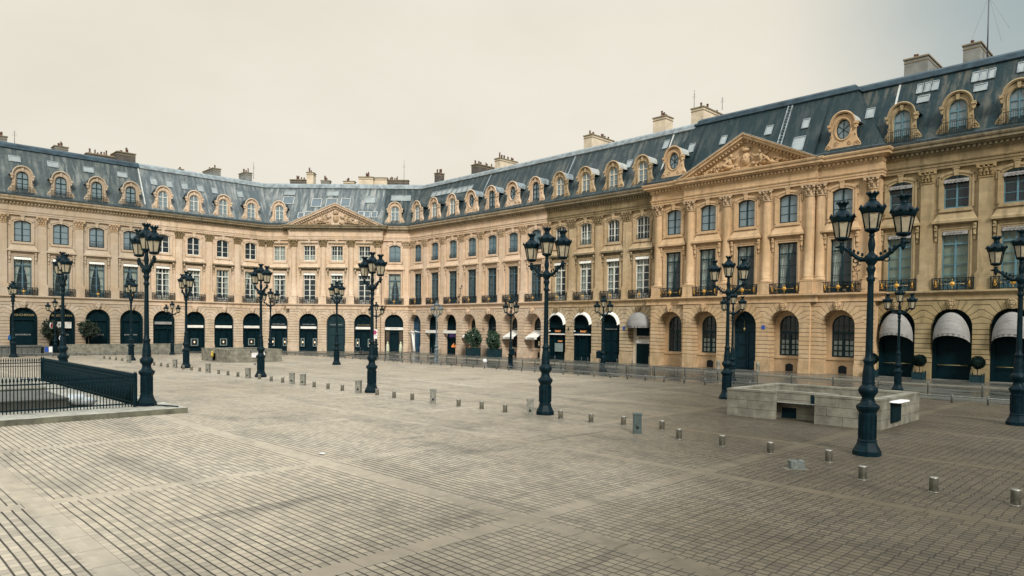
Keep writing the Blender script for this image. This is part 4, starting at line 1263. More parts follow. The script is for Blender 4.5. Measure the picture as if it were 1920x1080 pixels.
# bays 17, 19, 20: deep bays with lettered sloping awnings
for n in (17, 19, 20):
    fm, gm, bm, im = arched_window(DEEP+.12, 1.06, 1.5, TEALD)
    w = C.part('arched_window', fm, FR, BR[n], 0); C.sub('window_pane', gm, w); C.sub('room', im, w)
    q = MB(); q.box(-1.06, 1.06, DEEP+.02, DEEP+.08, 4.05, 4.55); e = C.sub('sign_board', q.mesh('sign_board', BLACK), w)
    C.sub('lettering', text_mesh('CHANEL', .30, INKG, 1.1), w, T(0, DEEP+.0, 4.30))
    aw = C.part('awning', awning_slope(DEEP, 4.0, YG-.30, 3.08, 1.12, CANVAS), FR, BR[n], 0)
    C.sub('lettering', text_mesh('CHANEL', .30, INK, 1.15, .004), aw, T(0, YG-.33, 2.92))
    C.part('cellar_vent', vent_mesh(DEEP), FR, BR[n], 0)
    if n == 20:
        q = MB(); q.blob((-.35, DEEP+.2, 2.1), (.05, .04, .28), 8, 6); q.blob((-.35, DEEP+.2, 2.4), .07, 6, 4); C.sub('lit_display', q.mesh('lit_display', GLOWW), w)
d = C.part('carriage_door', big_door(DEEP-.1, BLUED), FR, BR[18], 0)
C.sub('lettering', text_mesh('CHANEL', .32, INKG, 1.1), d, T(0, DEEP-.17, 4.34))
C.chimney(FR, -97.2, 1.0, 5, 6.4, 31.4, BRICKD, 3); C.chimney(FR, -87.1, 1.5, 5, 9, 31.3, BRICKD, 6); C.chimney(FR, -81.6, 1.2, 5, 9, 31.4, PLAST, 6)
C.skylight(FC, -20.3, 26.8, 3.4, 1.2, SP)
for t in (-94.3, -92.9, -91.5, -90.1): C.skylight(FR, t, 26.95, 1.2, 1.0)
for t in (-88.7, -87.4, -86.1, -84.8): C.skylight(FR, t, 26.7, 1.1, 1.1)
for (x, z) in ((-78.0, 4.35), (-93.2, 4.2)):
    q = MB(); q.box(-.16, .16, YG-.05, YG-.01, z, z+.38); C.part('number_plate', q.mesh('number_plate', CAPL), FR, x, 0)

# ---- D: sooty house with deep rustication, white windows
D = House('terrace_house', 'sooty four-bay house left of the big pediment with white arch awnings and deep-cut stonework', FR, -56.5, ST_D, RU_D, CAPM, SL_D)
D.dark = SOOT; D.ridge = ZINC; D.keym = CAPM
dd = [-65.6, -61.1, -56.6, -52.15, E0]
D.walls(FR, [(BR[n], dd[n-21], dd[n-20], 0, SHOP+.34 if n < 24 else .45, None) for n in range(21, 25)])
pD = [pt(FR, -65.6, YU), pt(FR, E0, YU)]
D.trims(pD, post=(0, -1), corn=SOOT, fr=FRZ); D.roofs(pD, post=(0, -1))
for t in dd[1:4]: D.pil(FR, t)
for n in range(21, 25):
    D.bay(FR, BR[n], 0, (WHITE, 'bars'), (WHITE, 'bars'), 1, cur=('left' if n > 21 else 'sides', CURT), val=True, hc=(CURT, 15.5, 17.0) if n == 22 else None, railing2=n > 21)
    D.dormer(FR, BR[n], 0, 'arch', ST_D, CREAMP, ZINC_L if n > 21 else ZINC)
for n in (21, 22, 23):
    t = BR[n]
    sh = D.part('shopfront', shop_van(SHOP, n) if n < 23 else big_door(SHOP+.12, BLACK), FR, t, 0)
    mbb = MB(); y = YG-.06
    A1 = [(1.64*math.cos(PI-PI*k/20), y+.1, SPR+.15+1.60*math.sin(PI-PI*k/20)) for k in range(21)]
    A2 = [(1.42*math.cos(PI-PI*k/20), y-.25, SPR-.05+1.50*math.sin(PI-PI*k/20)) for k in range(21)]
    mbb.ring(A1, A2, 0, True); mbb.ring(A2, [(x, yy, z-.12) for x, yy, z in A2], 0, True)
    D.part('arch_awning', mbb.mesh('arch_awning', CANVAS), FR, t, 0)
    if n < 23:
        D.part('blind_box', blind_box(SHOP, 3.55, 1.46, .12, CANVAS), FR, t, 0)
        D.sub('lettering', text_mesh('PIAGET', .34, GLOWO, .95), sh, T(0, SHOP-.02, 4.55) if False else T(0, SHOP-.03, 3.98))
        q = MB(); q.blob((-1.35, SHOP-.25, 4.0), (.22, .12, .10), 8, 5); D.part('wall_lamp', q.mesh('wall_lamp', CANVAS), FR, t, 0)
        if n == 21:
            D.sub('lettering', text_mesh('PIAGET', .26, GLOWO, .95), sh, T(.45, SHOP-.02, 2.62))
            q = MB(); q.box(-.55, .9, SHOP-.01, SHOP+.02, 1.2, 2.35); D.sub('display_window', q.mesh('display_window', DISP), sh)
    else: D.sub('lettering', text_mesh('PLACE VENDOME', .24, INKG, 1.0), sh, T(0, SHOP+.08, 4.33))
# bay 24: pale stone infill, bull-nose awning
q = MB(); disc_fill(q, 1.62, 0, .45); 
sh = D.part('shopfront', q.mesh('shopfront', CREAMP), FR, BR[24], 0)
q = MB(); q.box(-.98, 1.05, .28, .44, 0, 2.55); q.box(-.98, 1.5, .25, .44, 3.55, 4.7); D.sub('door', q.mesh('door', BLACK), sh)
q = MB(); q.box(-1.05, 1.3, .2, .43, 2.62, 2.98); D.sub('sign_board', q.mesh('sign_board', SIGNW), sh)
D.sub('lettering', text_mesh('SWATCH', .42, INK, .95), sh, T(.1, .40, 3.28)); D.sub('lettering', text_mesh('PLACE VENDOME', .16, INKG, 1), sh, T(.1, .185, 2.8))
aw = D.part('awning', awning_dome(1.62, 1.66, .95, 4.85, .0, .30, CANVASG, YG), FR, BR[24], 0)
D.sub('lettering', curved_text('MONTRES & BIJOUX', .26, INK, 1.62, .95, 4.85, 0, .3, YG), aw)
D.chimney(FR, -63.0, 1.5, 5, 10, 31.6, PLAST, 9); D.chimney(FR, -51.2, 1.9, 5, 6.7, 31.7, PLAST, 4)
D.skylight(FR, -48.4, 27.2, .7, 1.3); D.skylight(FR, -56.4, 25.5, .9, 1.2); D.skylight(FR, -53.2, 25.4, .8, 1.2)
q = MB(); q.box(-.15, .15, YG-.05, YG-.01, 4.3, 4.7); D.part('number_plate', q.mesh('number_plate', SIGNB), FR, -52.1, 0)
q = MB(); q.blob((0, YG-.15, 4.3), (.07, .08, .3), 6, 5); D.part('wall_bracket', q.mesh('wall_bracket', IRON), FR, -61.1, 0)

# ---- E: palace front with the big pediment
Eh = House('palace_front', 'golden stone palace front with engaged columns under the big sculpted pediment', FR, -35.7, ST_E, RU_E, CAPL, SL_E)
Eh.ridge = ZINC_D; Eh.keym = ST_E
eb = {25: (E0, EC0, -SP), 26: (EC0, -38.0, YC), 27: (-38.0, -33.4, YC), 28: (-33.4, EC1, YC), 29: (EC1, E1, -SP)}
Eh.walls(FR, [(BR[n], eb[n][0], eb[n][1], eb[n][2], DEEP, None if n == 27 else (1.78, 1.08)) for n in range(25, 30)])
for (x, a, b) in ((E0, -SP, 0), (EC0, YC, -SP), (EC1, YC, -SP), (E1, -SP, 0)):
    mb = MB()
    for (o, z0, z1) in ((YG, 0, 7.3), (YU, 7.3, 19.06)): mb.quad((x, a+o, z0), (x, b+o, z0), (x, b+o, z1), (x, a+o, z1))
    Eh.part('wall_return', mb.mesh('wall_return', Eh.st), FR)
pE = [pt(FR, E0, YU), pt(FR, E0, YU-SP), pt(FR, EC0, YU-SP), pt(FR, EC0, YU+YC), pt(FR, EC1, YU+YC), pt(FR, EC1, YU-SP), pt(FR, E1, YU-SP), pt(FR, E1, YU)]
Eh.trims(pE, pre=(1, 0), post=(1, 0))
qa, qb = pt(FR, EC0, YU-SP), pt(FR, EC1, YU-SP)
Eh.roofs([pE[0], pE[1], qa], pre=(1, 0), cap=(False, True), rpath=[pE[0], pE[1], pE[6], pE[7]]); Eh.roofs([qa, qb], prof=ROOFC, ridge=False, cap=(True, True)); Eh.roofs([qb, pE[6], pE[7]], post=(1, 0), cap=(True, False), ridge=False)
for (t, y0) in ((-46.87, -SP), (-42.42, YC), (-37.95, YC), (-33.4, YC), (-28.97, YC), (-28.02, -SP), (-23.2, -SP)): Eh.pil(FR, t, y0, False, .46)
for n in range(25, 30):
    y0 = eb[n][2]
    Eh.bay(FR, BR[n], y0, (TEALD, 'plain'), (TEALD, 'sky'), 2, cur=('left', CURT), railing2=False, hc=(CURT, 15.55, 16.4) if n in (26, 27, 28) else None)
    if n == 27:
        Eh.part('carriage_door', big_door(DEEP-.05, BLUED), FR, BR[n], y0)
        q = MB(); q.blob((-.2, .3, 4.5), (.10, .10, .20), 8, 6); q.tube([(-.2, .3, 4.7), (-.2, .3, 5.4)], .012, 4)
        Eh.part('hanging_lantern', q.mesh('hanging_lantern', BRASS), FR, BR[n], y0)
        continue
    fm, gm, bm, im = arched_window(DEEP+.14, 1.08, 1.78, TEALD)
    w = Eh.part('arched_window', fm, FR, BR[n], y0); Eh.sub('window_pane', gm, w); Eh.sub('room', im, w)
    if n != 25: Eh.sub('window_blind', bm, w)
    if n > 25: Eh.part('cellar_vent', vent_mesh(DEEP), FR, BR[n], y0)
Eh.dormer(FR, BR[25], -SP, 'oculus', ST_E, TEALD, ZINC_L); Eh.dormer(FR, BR[29], -SP, 'oculus', ST_E, TEALD, ZINC_L)
bo, ty, re_, ro = pediment_parts(ST_E, 7.9, 25.25, YU, ST_E, 5, ZINC_L)
pd = Eh.part('pediment', bo, FR, -35.7, YC); Eh.sub('tympanum', ty, pd); Eh.sub('relief_sculpture', re_, pd); Eh.sub('pediment_roof', ro, pd)
for (t, z, w, h) in ((-43.7, 25.6, .75, 1.3), (-39.7, 25.8, .7, 1.2), (-34.4, 25.9, .75, 1.2), (-30.4, 25.8, .7, 1.2), (-30.6, 23.5, 1.2, 1.8), (-24.1, 25.5, .75, 1.2)):
    Eh.skylight(FR, t, z, w, h, -SP)
q = MB()                                                     # roof ladder
for s in (-.22, .22): q.box(s-.05, s+.05, -2.7, 2.7, .03, .14)
for k in range(14): q.box(-.22, .22, -2.6+.4*k-.02, -2.6+.4*k+.02, .05, .09)
inst('roof_ladder', q.mesh('roof_ladder', ZINC), Eh.roof, Eh.L(FR, -32.7, roof_point(-SP, 26.1), 26.1) @ Matrix.Rotation(RA, 4, 'X'))
Eh.chimney(FR, -45.7, 1.7, 5, 10, 31.7, PLAST, 4)
q = MB(); q.box(-.18, .18, YG-.05, YG-.01, 4.5, 4.9); Eh.part('number_plate', q.mesh('number_plate', SIGNB), FR, -33.3, YC)

# ---- F: unwashed house on the right with bull-nose awnings
Fh = House('terrace_house', 'unwashed dark gold house at the right edge with domed grey awnings and faded blue windows', FR, -13, ST_F, RU_F, CAPF, SL_F)
Fh.ridge = ZINC_D; Fh.keym = ST_F
ff = [E1, -18.8, -14.3, -9.85, -5.3, -.9]
Fh.walls(FR, [(BR[n], ff[n-30], ff[n-29], 0, .25, None) for n in range(30, 35)])
pF = [pt(FR, E1, YU), pt(FR, -.9, YU)]
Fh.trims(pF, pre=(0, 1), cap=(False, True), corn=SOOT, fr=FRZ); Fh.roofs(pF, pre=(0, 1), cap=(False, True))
for t in ff[1:]: Fh.pil(FR, t)
for n in range(30, 35):
    t = BR[n]
    Fh.bay(FR, t, 0, (TEALB, 'bars'), (TEALB, 'plain'), 2, cur=('blind', BLIND), val=False)
    Fh.dormer(FR, t, 0, 'railed', ST_F, TEALB, SL_F, rail=True)
    # lettered blinds above both windows
    for (z, w, sz) in ((13.10, .95, .17), (17.72, .95, .17)):
        v = Fh.part('lettered_blind', valance_mesh(z, .97, CANVASG), FR, t, -.02)
        Fh.sub('lettering', text_mesh('CHAUMET PARIS', sz, INK, 1.0, .003), v, T(0, YGL-.46, z+.12))
    q = MB(); disc_fill(q, 1.62, 0, .22); arch_frame(q, 1.62, 1.40, 0, -.15, .3)
    q.box(-1.4, 1.4, -.02, .2, 3.9, 4.1); q.box(-1.4, -1.28, -.1, .2, 0, 3.9); q.box(1.28, 1.4, -.1, .2, 0, 3.9)
    sh = Fh.part('shopfront', q.mesh('shopfront', BLACK), FR, t, 0)
    q = MB(); q.tube([(-1.2, -.02, 1.42), (1.2, -.02, 1.42)], .035, 6); Fh.sub('handrail', q.mesh('handrail', BRASS), sh)
    q = MB(); q.box(-1.5, 1.5, YG-.25, .1, .02, .14); Fh.sub('door_step', q.mesh('door_step', GRAN), sh)
    aw = Fh.part('awning', awning_dome(1.44, 2.40, 1.25, 3.64, .68, .24, CANVASG, YG+.22), FR, t, 0)
    Fh.sub('lettering', curved_text('CHAUMET', .22, INK, 1.44, 1.25, 3.64, .68, .24, YG+.22), aw)
for t in (-20.4, -19.75, -19.1, -15.9, -15.28, -14.65, -12.5, -11.9): Fh.skylight(FR, t, 27.5, .52, 1.15)
for t in (-19.9, -15.35): Fh.skylight(FR, t, 26.25, 1.0, .8)
Fh.chimney(FR, -21.5, 2.1, 5, 10, 31.4, PLASG, 6); Fh.chimney(FR, -16.8, 1.4, 5, 9.5, 31.4, PLASG, 4)
q = MB()                                                     # tall mast with guys
q.tube([(0, 0, 0), (0, 0, 6.6)], [.07, .06], 6); q.tube([(0, 0, 6.6), (0, 0, 11.5)], [.03, .02], 5)
for a in (2.6, -.4, 1.2): q.tube([(0, 0, 6.4), (2.0*math.cos(a), 2.0*math.sin(a), 2.6)], .007, 4)
inst('roof_mast', q.mesh('roof_mast', simple('mast_grey', (.07,.075,.10), .5, .2, .1, 3)), Fh.roof, Fh.L(FR, -15.75, 6, 29.5))
def aerial(h, F, t, y, z, hs):
    q = MB(); q.tube([(0, 0, 0), (0, 0, h)], [.035, .02], 5)
    for k in range(3): q.tube([(-.3+.05*k, 0, h*.62+.22*k), (.3-.05*k, 0, h*.62+.22*k)], .012, 4)
    inst('roof_aerial', q.mesh('roof_aerial', IRON), hs.roof, hs.L(F, t, y, z))
aerial(3.6, FC, -20.6, 8, 31, C); aerial(3.0, FC, -47.2, 6, 30.5, B); aerial(2.6, FR, -46.4, 5.4, 31.6, Eh); aerial(2.0, FL, 19.5, 5, 29.6, A); aerial(1.6, FR, -44.0, 8, 31.8, Eh)
# lead flashings on the party lines of the roofs
def flash(F, t, y0, hs, m):
    q = MB(); q.box(-.09, .09, -3.5, 3.4, .01, .06)
    inst('roof_flashing', q.mesh('roof_flashing', m), hs.roof, hs.L(F, t, roof_point(y0, 25.6), 25.6) @ Matrix.Rotation(RA, 4, 'X'))
flash(FL, 35.0, 0, A, ZINC_L); flash(FR, -80.9, 0, C, ZINC); flash(FR, -47.75, 0, D, ZINC_L); flash(FR, -22.3, 0, Fh, ZINC_L); flash(FR, -63.6, 0, D, ZINC); flash(FC, -24.4, SP, B, ZINC_L) if False else None
# ------------------------------------------------------------------ street lamps
def lantern_parts():
    """origin at the collar; returns cage(iron), glass, roof"""
    c = MB(); n = 6
    c.lathe([(.09, -.06), (.18, -.03), (.245, .02), (.245, .06), (.21, .08)], 0, 0, 12)
    R0, R1, z0, z1 = .225, .335, .08, .67
    for k in range(n):
        a = 2*PI*k/n+PI/6
        c.tube([(R0*math.cos(a), R0*math.sin(a), z0), (R1*math.cos(a), R1*math.sin(a), z1)], .026, 4)
    c.lathe([(R1-.02, z1-.07), (R1+.02, z1-.06), (R1+.04, z1-.01), (.40, z1+.05), (.42, z1+.11), (.385, z1+.155), (.31, z1+.165)], 0, 0, 12)
    for k in range(8):
        a = 2*PI*k/8; c.lathe([(.07, z1+.10), (.05, z1+.17), (.012, z1+.24)], .395*math.cos(a), .395*math.sin(a), 5)
    g = MB(); g.lathe([(R0-.01, z0), (R1-.01, z1)], 0, 0, n, rot=PI/6, smooth=False)
    r = MB()
    r.lathe([(.365, z1+.14), (.31, z1+.19), (.25, z1+.26), (.19, z1+.34), (.13, z1+.38)], 0, 0, 14)
    r.lathe([(.13, z1+.38), (.14, z1+.40), (.11, z1+.44), (.12, z1+.50), (.17, z1+.58), (.20, z1+.62)], 0, 0, 12)
    for k in range(7):
        a = 2*PI*k/7; r.lathe([(.06, z1+.60), (.05, z1+.65), (.014, z1+.70)], .165*math.cos(a), .165*math.sin(a), 5)
    return c, g, r
LC, LG, LR = lantern_parts()
def make_lamp(name, label, iron, arm=1.0, drop=.22):
    """nine-metre three-lantern candelabrum; its arms lie along local x"""
    t = empty(name, Matrix.Identity(4), label, 'street lamp', 'cast iron three-lantern lamps on the square')
    b = MB()
    b.lathe([(.46, 0), (.46, .16), (.43, .20), (.40, .26), (.345, .36), (.31, .46)], 0, 0, 8, rot=PI/8, smooth=False)
    b.lathe([(.31, .46), (.315, .52), (.29, .55), (.285, 1.50), (.30, 1.52), (.33, 1.58), (.37, 1.64), (.38, 1.72), (.33, 1.78)], 0, 0, 8, rot=PI/8, smooth=False)
    for k in range(8):
        a = PI/4*k; b.box(.27*math.cos(a)-.03, .27*math.cos(a)+.03, .27*math.sin(a)-.03, .27*math.sin(a)+.03, .62, 1.42)
    inst('pedestal', b.mesh('pedestal', iron), t)
    s = MB()
    s.lathe([(.33, 1.76), (.26, 1.82), (.22, 1.92), (.20, 2.02), (.22, 2.06), (.24, 2.10), (.30, 2.18), (.32, 2.26), (.31, 2.34), (.25, 2.42), (.20, 2.47), (.22, 2.52), (.20, 2.58),
             (.205, 2.75), (.19, 2.9), (.165, 3.1), (.15, 3.22), (.18, 3.26), (.19, 3.31), (.16, 3.36), (.125, 3.42), (.12, 3.6), (.112, 4.6), (.098, 5.9), (.10, 6.05), (.135, 6.10), (.14, 6.18), (.10, 6.24),
             (.11, 6.36), (.15, 6.48), (.15, 6.54), (.11, 6.60), (.13, 6.66), (.20, 6.76), (.23, 6.86), (.20, 6.96), (.12, 7.02), (.085, 7.10), (.10, 7.18), (.12, 7.34), (.10, 7.5), (.075, 7.62), (.11, 7.68), (.08, 7.70), (.09, 7.76)], 0, 0, 14)
    inst('shaft', s.mesh('shaft', iron), t)
    for sg in (-1, 1):
        P = []
        for k in range(13):
            q = k/12; x = .12+(arm-.12)*q; z = 6.86+ .46*(q**1.7) + .10*math.sin(q*PI*2)*-.5
            P.append((sg*x, 0, z))
        a = MB(); a.tube(P, [.085-.03*k/12 for k in range(13)], 6)
        for q in (3, 7): a.blob(P[q], (.10, .085, .10), 7, 5)
        scroll(a, sg*.52, 6.84, .15, 0, 1.2, sg, th=.028, start=PI/2)
        for k in range(4): a.blob((sg*(.3+.14*k), 0, 7.02+.07*k), (.05, .04, .07), 6, 4)
        a.lathe([(.02, 7.10), (.05, 7.14), (.09, 7.24), (.07, 7.30), (.10, 7.34), (.085, 7.40), (.06, 7.46), (.10, 7.78-drop-.06)], sg*arm, 0, 10)
        a.blob((sg*(arm+.10), 0, 7.34), (.14, .08, .05), 7, 5)
        inst('lamp_arm', a.mesh('lamp_arm', iron), t)
    for (x, z) in ((0, 7.82), (-arm, 7.82-drop), (arm, 7.82-drop)):
        l = inst('lantern', cached(('lc', iron.name), lambda: LC.mesh('lantern', iron)), t, T(x, 0, z))
        inst('lantern_glass', cached('lg', lambda: LG.mesh('lantern_glass', LAMPG)), l)
        inst('lantern_roof', cached(('lr', iron.name), lambda: LR.mesh('lantern_roof', iron)), l)
    return t
lamp0 = make_lamp('street_lamp', 'tallest black lamp in the photo, standing in front of the right-hand stone parapet', IRON_L)
USED = set()
def put(proto, x, y, z, rz, sc, label):
    if proto.name not in USED: USED.add(proto.name); o = proto
    else: o = copy_tree(proto)
    o.location = (x, y, z); o.rotation_euler = (0, 0, rz); o.scale = (sc, sc, sc); o['label'] = label
    return o
put(lamp0, -8.5, 25.95, 0, 0, 1.0, 'tallest black lamp in the photo, standing in front of the right-hand stone parapet')
for (x, y, z, rz, sc, lab) in [
    (-23.6, 25.73, 0, .04, 1.02, 'black three-lantern lamp beside a tall granite bollard in the middle of the square'),
    (-38.8, 25.5, 0, -.05, 1.0, 'black lamp whose lanterns overlap the right end of the far pediment facade'),
    (-56.15, 26.0, 0, .03, 1.03, 'black lamp just in front of the low stone parapet with the white box'),
    (-72.18, 25.7, 0, 0, 1.05, 'black lamp left of the low stone parapet, behind the granite bollards'),
    (-90.5, 25.95, 0, 0, 1.06, 'far black lamp standing beyond the iron railing, in front of the fourth arch'),
    (-106.0, 16.9, 0, 0, 1.04, 'far black lamp at the left edge in front of the first black arch'),
    (-37.58, 11.48, .25, .05, .99, 'large black lamp standing on the stone kerb beside the railing corner'),
    (-58.1, 12.2, .25, 0, 1.0, 'black lamp rising behind the far end of the dark railing'),
    (-21.6, 40.43, 0, .0, .98, 'black lamp behind the left corner of the right-hand stone parapet'),
    (-69.39, 40.95, 0, .0, 1.02, 'slim black lamp in front of the middle arch of the far pediment facade'),
    (-6.49, 39.96, 0, .0, 1.0, 'black lamp cut by the right edge of the photo'),
    (-93.8, 44.84, 0, .5, 1.04, 'black lamp behind the far parapet near the corner of the square')]:
    put(lamp0, x, y, z, rz, sc, lab)
lamp1 = make_lamp('street_lamp', 'x', IRON_L, .98, .62)
for (x, y, rz, lab) in [
    (-43.69, 56.21, 0, 'shorter black pavement lamp in front of the white arch awnings'),
    (-54.5, 53.71, 0, 'shorter black pavement lamp between two white sloping awnings'),
    (-16.54, 56.73, 0, 'shorter black pavement lamp in front of the first domed awning'),
    (-80.66, 53.67, .6, 'shorter black pavement lamp carrying a no-parking sign'),
    (-28.55, 54.31, 0, 'shorter black pavement lamp by the big blue door behind a taller lamp'),
    (-105.44, 35.63, PI/2, 'shorter black lamp with spread arms in front of the glazed entrance arch'),
    (-112.0, 22.6, PI/2, 'shorter black lamp with traffic signs in front of the second black arch')]:
    put(lamp1, x, y, 0, rz, .84, lab)
lamp2 = make_lamp('street_lamp', 'x', IRON_G, .98, .62)
put(lamp2, -70.34, 55.94, 0, 0, .84, 'pale grey pavement lamp beside the door tied with a white ribbon')
# electric boxes on two pavement lamps
for (x, y) in ((-54.1, 53.55), (-44.0, 55.95)):
    mb = MB(); mb.box(-.22, .22, -.18, .18, 1.35, 2.0); mb.frustum(0, 0, 2.0, 2.14, .26, .22, .10, .08)
    top('control_box', mb.mesh('control_box', IRON), T(x, y, 0), 'dark control box fixed to the %s' % ('lamp between the white sloping awnings' if x < -50 else 'lamp before the white arch awnings'), 'electric box')

# ------------------------------------------------------------------ bollards
def bol_small():
    mb = MB(); mb.lathe([(.115, 0), (.115, .36), (.118, .365), (.118, .395), (.105, .405), (.0, .41)], 0, 0, 16)
    mb.lathe([(.14, 0), (.14, .015), (.12, .018)], 0, 0, 16); return mb.mesh('bollard', STEEL)
def bol_big(g_):
    mb = MB(); mb.box(-.17, .17, -.17, .17, 0, .76); mb.box(-.19, .19, -.19, .19, .76, .83)
    mb.blob((.0, -.17, .26), (.07, .03, .07), 8, 5, 1); return mb.mesh('granite_bollard', [g_, INTER])
bs, bg, bgd = bol_small(), bol_big(GRAN), bol_big(simple('mossy_granite', (.045,.065,.062), .8, 0, .4, 11, .25))
ORD = ['first','second','third','fourth','fifth','sixth','seventh','eighth','ninth','tenth','eleventh','twelfth','thirteenth','fourteenth','fifteenth','sixteenth','seventeenth','eighteenth','nineteenth','twentieth',
       'twenty-first','twenty-second','twenty-third','twenty-fourth','twenty-fifth','twenty-sixth','twenty-seventh','twenty-eighth','twenty-ninth','thirtieth','thirty-first','thirty-second','thirty-third','thirty-fourth','thirty-fifth','thirty-sixth','thirty-seventh','thirty-eighth','thirty-ninth','fortieth','forty-first','forty-second','forty-third','forty-fourth','forty-fifth','forty-sixth','forty-seventh','forty-eighth','forty-ninth','fiftieth','fifty-first','fifty-second','fifty-third','fifty-fourth','fifty-fifth','fifty-sixth','fifty-seventh','fifty-eighth','fifty-ninth','sixtieth']
SB = [(-3.43,21.24),(-5.27,21.34),(-7.15,21.53),(-8.9,23.6),(-10.93,23.66),(-12.86,23.81),(-14.83,24.02),(-16.68,25.64),(-18.67,25.59),(-20.19,25.16),(-21.99,25.08),(-25.51,24.79),(-27.32,24.81),(-29.05,24.68),(-33.35,24.74),(-35.04,24.63),(-37.08,24.77),(-41.13,24.72),(-42.96,24.7),(-44.67,24.59),(-49.66,24.72),(-51.37,24.63),(-53.97,24.88),
      (-57.65,24.7),(-59.66,24.7),(-61.65,24.7),(-65.98,24.7),(-68.01,24.7),(-70.07,24.7),(-74.4,24.7),(-76.35,24.7),(-78.47,24.7),(-89.5,24.7),(-91.9,24.7),(-94.4,24.7),(-96.8,24.7),(-108.0,24.7),(-110.2,24.7),(-112.5,24.7)]
for i, (x, y) in enumerate(SB):
    top('bollard', bs, T(x, y, 0) @ RZ(i*.7), 'small round steel bollard, %s from the right end of the near row' % ORD[i], 'bollard', 'small steel bollards crossing the square')
BB = [(-16.84,24.04),(-23.78,24.84),(-30.98,24.43),(-39.01,24.63),(-46.57,24.74),(-48.12,24.68),(-55.6,24.66),(-63.87,24.64),(-73.22,24.99),(-85.59,24.3)]
for i, (x, y) in enumerate(BB):
    top('granite_bollard', bg if i else bgd, T(x, y, 0) @ RZ(PI/4+.1*(i % 3-1)), ('dark green-grey square bollard, the rightmost tall one in the near row' if i == 0 else 'taller square granite bollard, %s from the right in the near row' % ORD[i]), 'bollard', 'taller granite bollards in the near row')
mb = MB(); mb.prism([(-.21, 0), (.21, 0), (.21, .27), (.13, .25), (.07, .20), (0, .27), (-.08, .235), (-.15, .265), (-.21, .26)], .30, o=-.15); mb.box(-.36, .33, -.22, .2, .0, .007, 1)
top('broken_bollard', mb.mesh('broken_bollard', [simple('broken_granite', (.10,.115,.105), .85, 0, .4, 9, .3), simple('mortar_patch', (.11,.10,.075), .8, 0, .4, 3)]), T(-9.14, 21.62, 0) @ RZ(PI/4), 'broken stump of a bollard with a jagged top near the tallest lamp', 'bollard')

# ------------------------------------------------------------------ low rail along the carriageway, posts behind it
def low_rail(name, path, label, sp=1.87, curve=None):
    t = empty(name, T(path[0][0], path[0][1], 0), label, 'railing', 'low rails along the pavements')
    pm = cached('lrp', lambda: (lambda q: (q.lathe([(.062, 0), (.062, .50), (.05, .53), (0, .54)], 0, 0, 10), q.mesh('post', STEELG))[1])(MB()))
    r = MB(); O = Vector((path[0][0], path[0][1], 0))
    for a, b in zip(path, path[1:]):
        A, B = Vector((a[0], a[1], 0)), Vector((b[0], b[1], 0)); l = (B-A).length; k = max(1, round(l/sp))
        for i in range(k):
            p = A+(B-A)*(i/k)-O
            inst('post', pm, t, T(*p))
        r.tube([tuple(A-O+Vector((0,0,.40))), tuple(B-O+Vector((0,0,.40)))], .038, 6)
    inst('rail', r.mesh('rail', STEELG), t)
low_rail('low_rail', [(-92, 50.1), (-62, 50.0), (-32, 49.4), (-2, 49.6)], 'long low steel rail on posts along the right-hand pavement')
low_rail('low_rail', [(-105.5, 41.5), (-99, 48.6), (-94, 50.1)], 'short low steel rail on posts in front of the far pediment facade')
low_rail('low_rail', [(-106.3, 12), (-106.3, 39.5)], 'low steel rail on posts in front of the left-hand arches')
pm = (lambda q: (q.lathe([(.05, 0), (.05, .82), (.06, .84), (.05, .90), (0, .93)], 0, 0, 10), q.mesh('pavement_post', STEELG))[1])(MB())
PP = [(-88.5+1.9*k, 55.4) for k in range(22)]+[(-46+3.2*k, 54.6) for k in range(12)]
for i, (x, y) in enumerate(PP):
    top('pavement_post', pm, T(x, y, 0), 'thin steel post behind the low rail, %s counting from the far corner' % ORD[i], 'post', 'thin posts on the right-hand pavement')
pm2 = (lambda q: (q.lathe([(.045, 0), (.045, 1.05), (.055, 1.07), (.045, 1.12), (0, 1.14)], 0, 0, 10), q.mesh('pavement_post', STEELG))[1])(MB())
PQ = [(-92.2, 58.5), (-90.3, 60.3), (-88.9, 61.6), (-87.6, 62.8), (-84.9, 66.5), (-83.6, 67.2), (-54.5, 61.0), (-50.3, 60.8), (-49.2, 60.6), (-47.4, 60.4), (-44.9, 60.2), (-42.8, 60.0)]
for i, (x, y) in enumerate(PQ):
    top('pavement_post', pm2, T(x, y, 0), 'tall thin steel post near the shopfronts, %s from the far corner' % ORD[i], 'post', 'tall thin posts close to the shopfronts')
mb = MB(); mb.lathe([(.24, 0), (.24, .1), (.20, .18), (.19, .75), (.21, .8), (.17, 1.0), (.10, 1.1), (.0, 1.14)], 0, 0, 12)
gst = mb.mesh('guard_stone', GRANP)
for (x, y, l) in ((-79.3, 70.7, 'pale guard stone left of the deep blue door with two trees'), (-74.7, 70.7, 'pale guard stone right of the deep blue door with two trees'), (-33.4, 69.0, 'pale guard stone at the pier right of the big blue door'), (-37.9, 69.0, 'dark guard stone at the pier left of the big blue door')):
    top('guard_stone', gst, T(x, y, 0), l, 'guard stone', 'guard stones beside doors')

